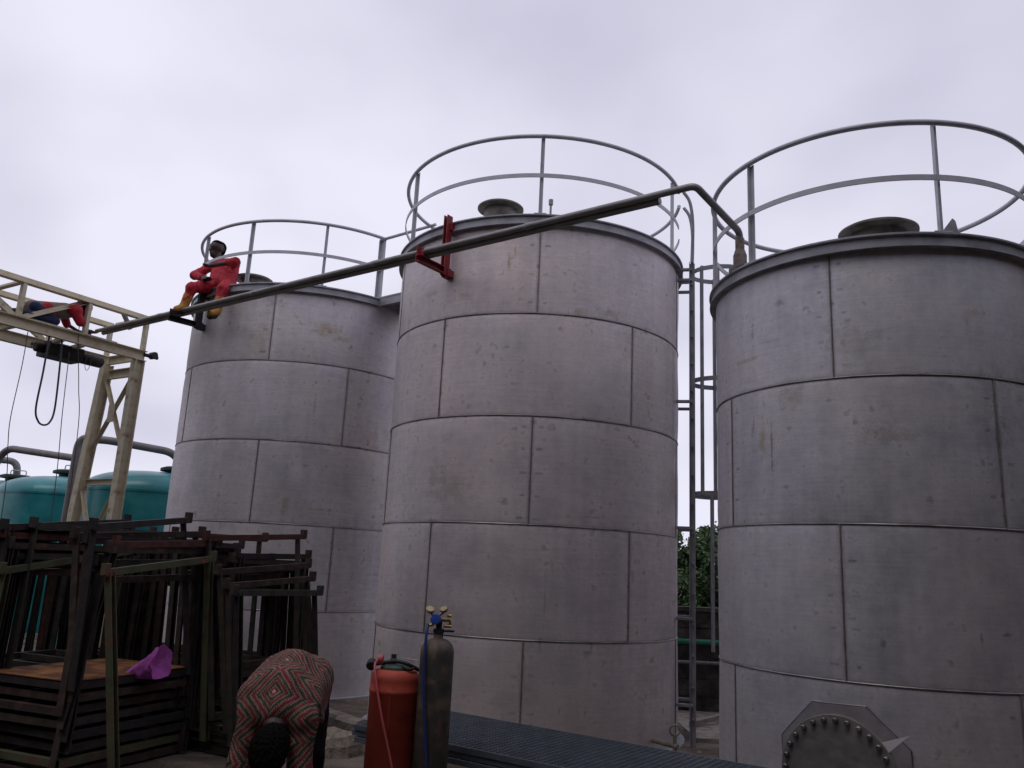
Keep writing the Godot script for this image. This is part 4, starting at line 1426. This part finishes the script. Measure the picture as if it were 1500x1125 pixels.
func make_yard():
	var g := PlaneMesh.new()
	g.size = Vector2(500, 500)
	struct(put(g, "ground", M.soil, self))
	# kerb between the tanks
	var s := st()
	var a := Vector3(-2.0, 0, -8.98)
	var b := Vector3(-1.22, 0, -8.12)
	var d := (b - a).normalized()
	var k := thing("kerb", "broken concrete kerb between the rack pile and the tanks", "kerb", (a + b) * .5)
	var nz := FastNoiseLite.new()
	nz.seed = 8
	nz.frequency = 3.0
	for i in 3:
		s = st()
		var rows := []
		var x := Vector3(-d.z, 0, d.x)
		for j in 13:
			var f := lerpf(-.58, .58, (i + (.02 + .96 * j / 12.0)) / 3.0)
			var row := []
			for p in [Vector2(-.09, 0), Vector2(-.09, .125), Vector2(-.065, .148), Vector2(.0, .155), Vector2(.065, .146), Vector2(.09, .12), Vector2(.09, 0)]:
				var q: Vector3 = d * f + x * p.x + Vector3(0, p.y, 0)
				if p.y > 0.0:
					q += Vector3(nz.get_noise_3dv(q), nz.get_noise_3dv(q + Vector3(9, 0, 0)), nz.get_noise_3dv(q + Vector3(0, 0, 9))) * .025
				row.append(q)
			rows.append(row)
		s.set_smooth_group(-1)
		for j in 12:
			for m in 6:
				quad(s, rows[j][m], rows[j][m + 1], rows[j + 1][m + 1], rows[j + 1][m])
		for e in [0, 12]:
			for m in range(1, 5):
				s.add_vertex(rows[e][0]); s.add_vertex(rows[e][m]); s.add_vertex(rows[e][m + 1])
			s.add_vertex(rows[e][0]); s.add_vertex(rows[e][5]); s.add_vertex(rows[e][6])
		done(s, "kerb_stone", M.concrete, k)
	var ro := thing("rock", "flat pale broken concrete lump lying in front of the kerb", "rock", Vector3(-1.37, 0, -7.45))
	s = st()
	var out := [Vector2(-.26, -.14), Vector2(-.05, -.22), Vector2(.20, -.16), Vector2(.25, .02), Vector2(.16, .16), Vector2(-.08, .2), Vector2(-.28, .08)]
	s.set_smooth_group(-1)
	var top := []
	for i in out.size():
		top.append(Vector3(out[i].x * .86, .16 + .03 * sin(i * 2.3), out[i].y * .82))
	for i in out.size():
		var j := (i + 1) % out.size()
		var p0 := Vector3(out[i].x, 0, out[i].y)
		var p1 := Vector3(out[j].x, 0, out[j].y)
		var m0: Vector3 = p0.lerp(top[i], .55) + Vector3(out[i].x, 0, out[i].y) * .08
		var m1: Vector3 = p1.lerp(top[j], .55) + Vector3(out[j].x, 0, out[j].y) * .08
		quad(s, p0, m0, m1, p1)
		quad(s, m0, top[i], top[j], m1)
		s.add_vertex(top[i]); s.add_vertex(Vector3(0, .20, 0)); s.add_vertex(top[j])
	done(s, "stone", M.rock, ro)
	# small rubble on the ground
	var rub := st()
	var rg := RandomNumberGenerator.new()
	rg.seed = 77
	rub.set_smooth_group(-1)
	for i in 420:
		var p := Vector3(rg.randf_range(-4.5, 2.2), 0, rg.randf_range(-10.5, -5.0))
		var r := rg.randf_range(.006, .026)
		if rg.randf() < .06:
			r *= 2.0
		var v := []
		for q in 6:
			v.append(p + Vector3([1, -1, 0, 0, 0, 0][q], [0, 0, 1, -.3, 0, 0][q], [0, 0, 0, 0, 1, -1][q]) * r * rg.randf_range(.6, 1.3))
		for f in [[0, 2, 4], [4, 2, 1], [1, 2, 5], [5, 2, 0], [0, 4, 3], [4, 1, 3], [1, 5, 3], [5, 0, 3]]:
			rub.add_vertex(v[f[0]]); rub.add_vertex(v[f[1]]); rub.add_vertex(v[f[2]])
	var ru := done(rub, "gravel", M.rock, self)
	ru.set_meta("kind", "stuff")
	tag(ru, "loose gravel and chips scattered over the bare ground", "gravel")
	# concrete slab and low wall seen between the centre and the right tank
	s = st()
	box(s, Vector3(0, .02, 0), Vector3(3.4, .04, 1.7))
	var sl := done(s, "concrete_slab", M.concrete, self)
	sl.position = Vector3(3.72, 0, -9.55)
	struct(sl)
	var wl := thing("boundary_wall", "low dark block wall behind the tanks, below the trees", "wall", Vector3(5.4, 0, -10.55))
	rng.seed = 404
	for row in 6:
		for i in 17:
			s = st()
			var x0 := -3.2 + .41 * i + (.2 if row % 2 else 0.0)
			box(s, Vector3(x0, .1 + .2 * row, rng.randf_range(-.006, .006)), Vector3(.40, .19, .2))
			done(s, "block", M.block, wl)
	s = st()
	box(s, Vector3(.15, 1.225, 0), Vector3(7.3, .05, .26))
	done(s, "coping", M.block, wl)
	s = st()
	box(s, Vector3(.12, .6, 0), Vector3(6.95, 1.19, .17))
	done(s, "mortar_core", M.block, wl)
	for q in [["green_pipe", "green pipe running level along the dark wall behind the tanks", .84, .035, M.green_pipe], ["grey_pipe", "thin grey pipe below the green one on the dark wall", .60, .022, M.vessel_pipe]]:
		s = st()
		tube(s, [Vector3(-3.4, 0, 0), Vector3(3.4, 0, 0)], q[3], 12)
		var o := done(s, q[0], q[4], self)
		o.position = Vector3(5.4, q[2], -10.55 + .16)
		tag(o, q[1], "pipe")
	# rail laid slanting on the slab
	s = st()
	beam(s, Vector3(0, .03, 0), Vector3(.75, .12, -.55), .05, .05, .004)
	var bo := done(s, "concrete_strip", M.concrete, self)
	bo.position = Vector3(2.1, .04, -9.3)
	tag(bo, "pale slanting bar lying on the slab behind the ladder foot", "bar")
	# small valve near the foot of the ladder
	var v := thing("drain_valve", "small brass drain valve with a ring handle at the foot of the centre tank", "valve", Vector3(1.60, 0, -7.72))
	s = st()
	tube(s, [Vector3(-.22, .14, -.30), Vector3(0, .14, 0), Vector3(.02, .14, .03)], .022, 10)
	tube(s, [Vector3(0, .14, 0), Vector3(0, .24, 0)], .016, 10)
	tube(s, [Vector3(0, 0, 0), Vector3(0, .14, 0)], .02, 10)
	done(s, "valve_body", M.hatch, v)
	s = st()
	var ring := []
	for i in 17:
		ring.append(Vector3(cos(TAU * i / 16.0) * .045, .27 + sin(TAU * i / 16.0) * .045, 0))
	tube(s, ring, .009, 8, false)
	done(s, "ring_handle", M.hatch, v)

# added unseen block behind the camera, put in to dim the lower tanks
func make_shade_block():
	var t := thing("shade_block", "added unseen dark block behind the camera, shading the lower tanks", "light_blocker", Vector3(-1.0, 0, 2.6))
	var s := st()
	s.set_smooth_group(-1)
	var n := 380
	for i in n:
		var x0 := -22.0 + 44.0 * i / n
		var x1 := -22.0 + 44.0 * (i + 1) / n
		var z0: float = .03 * [0, 1, 1, 0][i % 4]
		var z1: float = .03 * [0, 1, 1, 0][(i + 1) % 4]
		quad(s, Vector3(x0, 0, -z0), Vector3(x0, 9.0, -z0), Vector3(x1, 9.0, -z1), Vector3(x1, 0, -z1))
	done(s, "wall", M.block, t)  # corrugated front of the added light blocker
	s = st()
	box(s, Vector3(0, 4.49, 4.2), Vector3(43.9, 8.97, 8.0))
	done(s, "wall", M.block, t)
	for q in [[-13.0, 7.0], [14.0, 7.0]]:  # added unseen wings, put in to darken the sides of the tanks
		s = st()
		box(s, Vector3(q[0], 3.5, -6.2), Vector3(6.0, 7.0, 12.3))
		done(s, "shade_wing", M.block, t)
		s = st()
		box(s, Vector3(q[0], 7.08, -6.2), Vector3(6.6, .12, 12.9))
		done(s, "shade_wing_top", M.block, t)
	s = st()
	box(s, Vector3(0, 9.3, 3.9), Vector3(45, .12, 10.4), Basis(Vector3(1, 0, 0), -.06))
	done(s, "roof", M.block, t)  # top of the added light blocker

func make_trees():
	var leaf_mats := []
	for q in [[.020, .050, .014], [.035, .075, .020], [.060, .105, .030]]:
		var m := plain(lin(q[0], q[1], q[2]), .6)
		m.backlight_enabled = true
		m.backlight = lin(q[0] * .6, q[1] * .6, q[2] * .4)
		leaf_mats.append(m)
	var g := RandomNumberGenerator.new()
	g.seed = 99
	var spots := [[3.7, -16.6, 2.75, 1.1, 0], [4.9, -17.6, 2.95, 1.3, 1], [6.6, -17.0, 3.2, 1.4, 0], [2.5, -17.6, 2.7, 1.2, 1], [8.6, -17.8, 3.3, 1.5, 1], [11.0, -16.8, 3.6, 1.6, 0], [13.6, -17.6, 3.4, 1.6, 1]]
	var labs := ["dark green bushy tree rising behind the wall, seen past the ladder cage", "lighter green tree behind the wall beside the dark bushy one", "wide green tree behind the wall, hidden by the shorter tank", "green tree behind the wall, hidden by the tall tank", "green tree standing past the end of the wall", "dark tree farthest along past the end of the wall", "lighter tree beyond the dark one past the end of the wall"]
	for i in spots.size():
		var q: Array = spots[i]
		var t := thing("tree", labs[i], "tree", Vector3(q[0], 0, q[1]), "trees behind the wall")
		var s := st()
		var H: float = q[2]
		var R: float = q[3]
		tube(s, curve([Vector3(0, 0, 0), Vector3(.05, H * .3, .03), Vector3(-.04, H * .6, 0), Vector3(.02, H * .85, .02)], 4), [.10, .098, .094, .09, .085, .08, .075, .07, .06, .05, .04, .03, .02], 8)
		var tips := []
		for k in 9:
			var a := TAU * k / 9.0 + g.randf() * .5
			var y0 := H * g.randf_range(.2, .65)
			var e := Vector3(cos(a), 0, sin(a)) * R * g.randf_range(.45, .85) + Vector3(0, y0 + R * g.randf_range(.1, .6), 0)
			tube(s, curve([Vector3(0, y0, 0), Vector3(0, y0, 0).lerp(e, .5) + Vector3(0, .08, 0), e], 3), [.045, .04, .034, .028, .022, .016, .01], 6)
			tips.append(e)
		done(s, "trunk", M.bark, t)
		var clumps := []
		for k in 70:
			var a := g.randf() * TAU
			var f := pow(g.randf(), .6)
			var yy := g.randf()
			var rr := R * (0.35 + .65 * sin(PI * clampf(yy * .85 + .12, 0, 1))) * f
			clumps.append(Vector3(cos(a) * rr, .45 + yy * (H - .75), sin(a) * rr))
		for e in tips:
			clumps.append(e)
		for layer in 3:
			var ls := st()
			ls.set_smooth_group(-1)
			for ci in clumps.size():
				var cc: Vector3 = clumps[ci]
				var cr := g.randf_range(.16, .30)
				for k in 42:
					var dv := Vector3(g.randfn(), g.randfn() * .8, g.randfn()).normalized() * cr * pow(g.randf(), .4)
					var p := cc + dv
					var n := (dv.normalized() + Vector3(g.randfn(), g.randfn() + .6, g.randfn()) * .5).normalized()
					var tx := n.cross(Vector3(g.randfn(), g.randfn(), g.randfn())).normalized()
					var ty := n.cross(tx)
					var ln := g.randf_range(.045, .085)
					var wd := ln * .42
					ls.add_vertex(p - tx * ln); ls.add_vertex(p + ty * wd + n * .01); ls.add_vertex(p + tx * ln)
					ls.add_vertex(p - tx * ln); ls.add_vertex(p + tx * ln); ls.add_vertex(p - ty * wd + n * .01)
			var o := done(ls, "crown", leaf_mats[(layer + q[4]) % 3], t)
			o.set_meta("kind", "stuff")

# ---------------------------------------------------------------- people
func hand_bones(wrist: Vector3, dir: Vector3, palm_n: Vector3, curl: float, mirror: float) -> Array:
	var x := dir.normalized()
	var z := palm_n.normalized()
	var y := z.cross(x).normalized()
	var o := []
	o.append([wrist, wrist + x * .045, .026, .030])
	o.append([wrist + x * .035 - y * .02, wrist + x * .08 - y * .026, .018, .016])
	o.append([wrist + x * .035 + y * .02, wrist + x * .08 + y * .026, .018, .016])
	var ln := [.068, .08, .074, .058]
	for k in 4:
		var b := wrist + x * .085 + y * (-.032 + .021 * k) * mirror
		var l: float = ln[k]
		var d1 := x.rotated(y, curl * .5)
		var d2 := x.rotated(y, curl * 1.2)
		var d3 := x.rotated(y, curl * 1.9)
		var p1 := b + d1 * l * .45
		var p2 := p1 + d2 * l * .32
		o.append([b, p1, .0098, .009]); o.append([p1, p2, .009, .0085]); o.append([p2, p2 + d3 * l * .25, .0085, .0072])
	var tb := wrist + x * .025 - y * .03 * mirror
	var t1 := tb + (x * .7 - y * .6 * mirror + z * .3).normalized() * .042
	o.append([tb, t1, .013, .0115]); o.append([t1, t1 + (x - y * .15 * mirror + z * .4).normalized() * .035, .0115, .009])
	return o

func head_bones(c: Vector3, face: Vector3, up: Vector3) -> Array:
	var f := face.normalized()
	var u := up.normalized()
	var sd := u.cross(f)
	var o := []
	o.append([c + u * .035 - f * .025, c + u * .035 + f * .02, .088, .084])
	o.append([c - u * .02 + f * .02, c - u * .075 + f * .045, .07, .046])
	o.append([c + f * .095 + u * .012, c + f * .112 - u * .022, .009, .015])
	o.append([c + f * .092 - u * .052 - sd * .012, c + f * .092 - u * .052 + sd * .012, .011, .011])
	for q in [-1.0, 1.0]:
		o.append([c + sd * q * .082 + u * .02, c + sd * q * .084 - u * .015, .014, .011])
		o.append([c + f * .082 + sd * q * .034 + u * .032, c + f * .088 + sd * q * .02 + u * .032, .010, .010])
	return o

func limbs(list: Array, grow: float) -> Array:
	var o := []
	for b in list:
		o.append([b[0], b[1], b[2] + grow, b[3] + grow])
	return o

func add_eyes(p: Node3D, c: Vector3, face: Vector3, up: Vector3):
	var f := face.normalized()
	var sd := up.cross(f).normalized()
	for q in [-1.0, 1.0]:
		put(lump(c + f * .083 + sd * q * .032 + up * .012, Vector3(.012, .009, .012), 1, 0.0, 1.0, 8, 10), "eye", M.eye, p)

func seated_worker():
	var o := Vector3(-3.93, 5.0, -10.16)
	var p := thing("person", "person in red coverall and yellow boots sitting on the tank rim", "person", o)
	var hip := Vector3(-3.90, 5.08, -10.22) - o
	var inw := Vector3(.35, 0, -.55) * .16
	var chest := Vector3(-4.0, 5.36, -10.30) + inw - o
	var neck := Vector3(-4.09, 5.50, -10.33) + inw * .8 - o
	var head := Vector3(-4.135, 5.640, -10.35) + inw * .6 - o
	var shL := Vector3(-3.89, 5.45, -10.29) + inw - o
	var shR := Vector3(-4.19, 5.43, -10.35) + inw - o
	var hipL := hip + Vector3(.085, 0, .03)
	var hipR := hip + Vector3(-.085, 0, -.03)
	var kneeL := Vector3(-3.74, 4.90, -9.84) - o
	var ankL := Vector3(-3.765, 4.58, -9.80) - o
	var toeL := Vector3(-3.80, 4.525, -9.70) - o
	var kneeR := Vector3(-4.17, 4.93, -9.93) - o
	var ankR := Vector3(-4.24, 4.66, -9.93) - o
	var toeR := Vector3(-4.29, 4.61, -9.85) - o
	var elR := Vector3(-4.28, 5.20, -10.22) - o
	var haR := Vector3(-4.07, 5.10, -10.04) - o
	var elL := Vector3(-3.70, 5.36, -10.06) - o
	var haL := Vector3(-3.92, 5.27, -9.97) - o
	var face := Vector3(-.55, -.12, .83)
	var torso := [[hip, chest, .125, .135], [hip + Vector3(.06, .02, 0), chest + Vector3(.06, 0, 0), .11, .11], [hip - Vector3(.06, -.02, 0), chest - Vector3(.06, 0, 0), .11, .11], [shR, shL, .065, .065], [chest, neck - Vector3(0, .05, 0), .11, .06]]
	var legs := [[hipL, kneeL, .085, .062], [kneeL, ankL, .058, .045], [hipR, kneeR, .085, .062], [kneeR, ankR, .058, .045]]
	var arms := [[shL, elL, .056, .046], [shR, elR, .056, .046]]
	var fore := [[elL, haL, .043, .034], [elR, haR, .043, .034]]
	var sk := head_bones(head, face, Vector3.UP)
	sk.append([neck - Vector3(0, .06, 0), head - Vector3(0, .04, 0), .055, .052])
	sk.append_array(limbs(torso, -.03)); sk.append_array(limbs(legs, -.018)); sk.append_array(limbs(arms, -.014)); sk.append_array(limbs(fore, -.006))
	sk.append([ankL, toeL, .035, .028]); sk.append([ankR, toeR, .035, .028])
	sk.append_array(hand_bones(haL, haL - elL, Vector3(-.2, -1, .1), .5, 1.0))
	sk.append_array(hand_bones(haR, Vector3(.5, -.25, .45), Vector3(0, -1, 0), .5, -1.0))
	put(nets(sk, .011, .018), "body", M.skin, p)
	var cov := torso.duplicate()
	cov.append_array(legs); cov.append_array(arms)
	cov.append([elR, elR.lerp(haR, .7), .046, .04]); cov.append([elL, elL.lerp(haL, .35), .048, .044])
	put(nets(limbs(cov, .006), .012, .035, false, .0055, 8.0), "coverall", M.coverall, p)
	var coll := [[neck + Vector3(-.06, -.015, .02), neck + Vector3(-.02, -.04, .06), .022, .02], [neck + Vector3(.06, -.01, .02), neck + Vector3(0, -.04, .06), .022, .02]]
	put(nets(coll, .008, .015), "collar", M.coverall, p)
	for q in [[kneeL, ankL, toeL], [kneeR, ankR, toeR]]:
		var sh: Vector3 = q[0].lerp(q[1], .42)
		put(nets([[sh, q[1], .062, .054], [q[1], q[2], .05, .042]], .012, .03), "boot", M.boot, p)
		var s := st()
		tube(s, [q[1] + (q[1] - sh).normalized() * .05, q[2] + (q[1] - sh).normalized() * .04], .04, 8)
		done(s, "boot_sole", M.black, p)
	put(nets([[head + Vector3(0, .05, 0) - face * .045, head + Vector3(0, .062, 0) + face * .01, .083, .078], [head - face * .06 + Vector3(0, -.01, 0), head - face * .05 + Vector3(0, .03, 0), .06, .07]], .01, .03), "hair", M.hair, p)
	add_eyes(p, head + Vector3(0, .008, 0), face, Vector3.UP)
	# dark print across the chest
	var s := st()
	var cf := Vector3(-.35, 0, .94).normalized()
	box(s, chest + cf * .148 - Vector3(0, .07, 0), Vector3(.15, .05, .02), frame(cf), .004)
	done(s, "chest_badge", M.grey_shirt, p)

func shirt_uv(q: Vector3) -> Vector2:
	# along the bent back (v) and round it (u), metres
	var ang := atan2(q.z - .10, q.y - .62)
	return Vector2(q.x * 1.25 + .5, ang * .30 + .5)

func shirt_texture() -> ImageTexture:
	var w := 512
	var o := PackedByteArray()
	o.resize(w * w * 3)
	var nz := FastNoiseLite.new()
	nz.seed = 5
	nz.frequency = .05
	var seq := [lin(.36, .25, .18), lin(.32, .016, .03), lin(.36, .25, .18), lin(.045, .035, .028), lin(.28, .185, .125), lin(.27, .022, .03), lin(.32, .225, .155), lin(.05, .05, .035)]
	for y in w:
		for x in w:
			var xm := absf((float(x) / w - .49) / 1.25)
			var vm := float(y) / w - .5
			var tri := absf(fposmod(vm / .20 + .1, 1.0) - .5) * .20
			var dd := xm * .95 + tri * 1.15
			var band := (dd / .0122 if dd < .10 else 8.2 + (dd - .10) / .0175) + .30 * nz.get_noise_2d(x, y)
			var c: Color = seq[posmod(int(floor(band)), 8)]
			# woven dots in the pale bands
			var dots := sin(x * .62) * sin(y * .62)
			if c.r > .5 and c.g > .4 and dots > .35:
				c = c.darkened(.55)
			if dd < .012:
				c = lin(.55, .5, .45)
			c = c.darkened(.20 + .10 * nz.get_noise_2d(x * 3.0, y * 3.0))
			var i := (y * w + x) * 3
			o[i] = int(clampf(c.r, 0, 1) * 255); o[i + 1] = int(clampf(c.g, 0, 1) * 255); o[i + 2] = int(clampf(c.b, 0, 1) * 255)
	return ImageTexture.create_from_image(Image.create_from_data(w, w, false, Image.FORMAT_RGB8, o))

func stooping_person():
	var o := Vector3(-1.245, 0, -5.28)
	var p := thing("person", "person in a red and beige zigzag shirt bending down beside the gas cylinders", "person", o)
	var hip := Vector3(.0, .86, -.10)
	var mid := Vector3(-.005, .90, .06)
	var chest := Vector3(.0, .83, .26)
	var sh := Vector3(.01, .76, .38)
	var neck := Vector3(.02, .69, .46)
	var head := Vector3(.035, .58, .545)
	var shL := Vector3(-.135, .74, .34)
	var shR := Vector3(.15, .71, .36)
	var elL := Vector3(-.165, .46, .38)
	var haL := Vector3(-.19, .22, .44)
	var elR := Vector3(.17, .45, .40)
	var haR := Vector3(.15, .22, .50)
	var face := Vector3(0, -.95, .25)
	var crown := Vector3(0, -.3, 1).normalized()
	var hipL := Vector3(-.10, .84, -.10)
	var hipR := Vector3(.10, .84, -.10)
	var knL := Vector3(-.13, .46, .0)
	var knR := Vector3(.14, .46, .0)
	var anL := Vector3(-.15, .08, -.10)
	var anR := Vector3(.16, .08, -.10)
	var torso := [[hip, mid, .14, .14], [mid, chest, .14, .145], [chest, sh, .14, .10], [Vector3(-.105, .88, -.06), Vector3(-.13, .80, .26), .125, .115], [Vector3(.09, .88, -.06), Vector3(.11, .78, .28), .12, .11], [shL, shR, .075, .075]]
	var arms := [[shL, elL, .062, .048], [elL, haL, .044, .032], [shR, elR, .062, .048], [elR, haR, .044, .032]]
	var legs := [[hipL, knL, .095, .066], [knL, anL, .062, .042], [hipR, knR, .095, .066], [knR, anR, .062, .042]]
	var sk := head_bones(head, face, crown)
	sk.append([sh, neck, .06, .056]); sk.append([neck, head - crown * .04, .056, .055])
	sk.append_array(limbs(torso, -.03)); sk.append_array(limbs(arms, -.012)); sk.append_array(limbs(legs, -.016))
	sk.append_array(hand_bones(haL, haL - elL, Vector3(1, 0, 0), .6, 1.0))
	sk.append_array(hand_bones(haR, haR - elR, Vector3(-1, 0, 0), .6, -1.0))
	for q in [[anL, -1.0], [anR, 1.0]]:
		sk.append([q[0], q[0] + Vector3(0, -.04, .16), .036, .028])
	put(nets(sk, .011, .02), "body", M.skin, p)
	var sm := plain(Color.WHITE, .9)
	sm.albedo_texture = shirt_texture()
	sm.texture_repeat = true
	var sb := limbs(torso, .012)
	sb.append([shL, elL, .078, .07]); sb.append([elL, elL.lerp(haL, .75), .064, .052])
	sb.append([shR, elR, .078, .066]); sb.append([elR, elR.lerp(haR, .75), .062, .05])
	# loose cloth hanging below the chest
	sb.append([Vector3(.17, .80, .06), Vector3(.19, .70, .20), .06, .05]); sb.append([Vector3(-.17, .80, .06), Vector3(-.19, .70, .20), .06, .05])
	put(nets(sb, .010, .035, true, .006, 6.0), "shirt", sm, p)
	put(nets(limbs(legs, .012), .015, .04, false, .008, 8.0), "trousers", M.dark_trousers, p)
	for q in [[anL, -1.0], [anR, 1.0]]:
		put(nets([[q[0] + Vector3(0, .01, -.02), q[0] + Vector3(0, -.035, .03), .05, .048], [q[0] + Vector3(0, -.03, 0), q[0] + Vector3(.01 * q[1], -.045, .18), .045, .036]], .012, .03), "shoe", M.black, p)
	put(nets([[head + crown * .045, head + crown * .02 - face * .035, .096, .098], [head - face * .055 - crown * .03, head - face * .05 + crown * .05, .075, .085]], .008, .03, false, .007, 34.0), "hair", M.hair, p)
	add_eyes(p, head, face, crown)

func gantry_worker():
	var o := GE + gp(1.25, .16, 4.58)
	var p := thing("person", "person in blue trousers and red vest crouching inside the cream gantry", "person", o)
	var f := func(s: float, w: float, y: float) -> Vector3:
		return gp(s - 1.25, w - .16, y)
	var hip: Vector3 = f.call(1.60, .22, .20)
	var chest: Vector3 = f.call(1.18, .18, .27)
	var neck: Vector3 = f.call(1.04, .16, .34)
	var head: Vector3 = f.call(.93, .15, .385)
	var face := -GU * .8 + Vector3(0, -.6, 0)
	var kA: Vector3 = f.call(1.32, .12, .075)
	var kB: Vector3 = f.call(1.36, .30, .075)
	var aA: Vector3 = f.call(1.76, .10, .07)
	var aB: Vector3 = f.call(1.80, .30, .07)
	var sA: Vector3 = f.call(1.10, .03, .28)
	var sB: Vector3 = f.call(1.12, .33, .28)
	var eA: Vector3 = f.call(1.02, .02, .13)
	var eB: Vector3 = f.call(1.02, .36, .14)
	var hA: Vector3 = f.call(.86, .08, .055)
	var hB: Vector3 = f.call(.86, .28, .06)
	var torso := [[hip, chest, .095, .11], [sA, sB, .07, .07], [chest, neck, .10, .06]]
	var legs := [[hip - GW * .08, kA, .066, .055], [kA, aA, .05, .04], [hip + GW * .08, kB, .066, .055], [kB, aB, .055, .042]]
	var arms := [[sA, eA, .052, .042], [eA, hA, .04, .03], [sB, eB, .052, .042], [eB, hB, .04, .03]]
	var sk := head_bones(head, face, (Vector3.UP - GU * .5).normalized())
	sk.append([neck, head, .052, .055])
	sk.append_array(limbs(torso, -.03)); sk.append_array(limbs(legs, -.015)); sk.append_array(limbs(arms, -.01))
	sk.append_array(hand_bones(hA, -GU, Vector3(0, -1, 0), .4, 1.0)); sk.append_array(hand_bones(hB, -GU, Vector3(0, -1, 0), .4, -1.0))
	put(nets(sk, .014, .02), "body", M.skin, p)
	put(nets(limbs([torso[0], torso[1], torso[2]], .004), .015, .03), "shirt", M.grey_shirt, p)
	put(nets(limbs(legs, .008), .015, .03), "trousers", M.jeans, p)
	put(nets(limbs([arms[0], arms[2], [sA, sB, .075, .075], [sA + GU * .04, eA, .06, .05]], .012), .014, .02), "vest", M.coverall, p)
	put(nets([[hip - GU * .14 - GW * .05, hip - GU * .14 + GW * .05, .10, .10], [hip - GU * .20 - GW * .06 - Vector3(0, .04, 0), hip - GU * .16 - GW * .06 + Vector3(0, .03, 0), .09, .09]], .014, .01), "vest_hem", M.coverall, p)
	put(nets([[head + Vector3(0, .03, 0) + GU * .03, head + Vector3(0, .04, 0), .086, .082]], .012, .02), "hair", M.hair, p)
	for q in [aA, aB]:
		put(nets([[q, q + GU * .12 + Vector3(0, -.02, 0), .05, .04]], .014, .02), "shoe", M.black, p)

func _ready():
	make_view()
	rng.seed = 2024
	make_materials()
	make_yard()
	make_tanks()
	make_pipework()
	make_vessels()
	make_gantry()
	make_racks()
	make_grating()
	make_cylinders()
	make_shade_block()
	make_trees()
	seated_worker()
	stooping_person()
	gantry_worker()
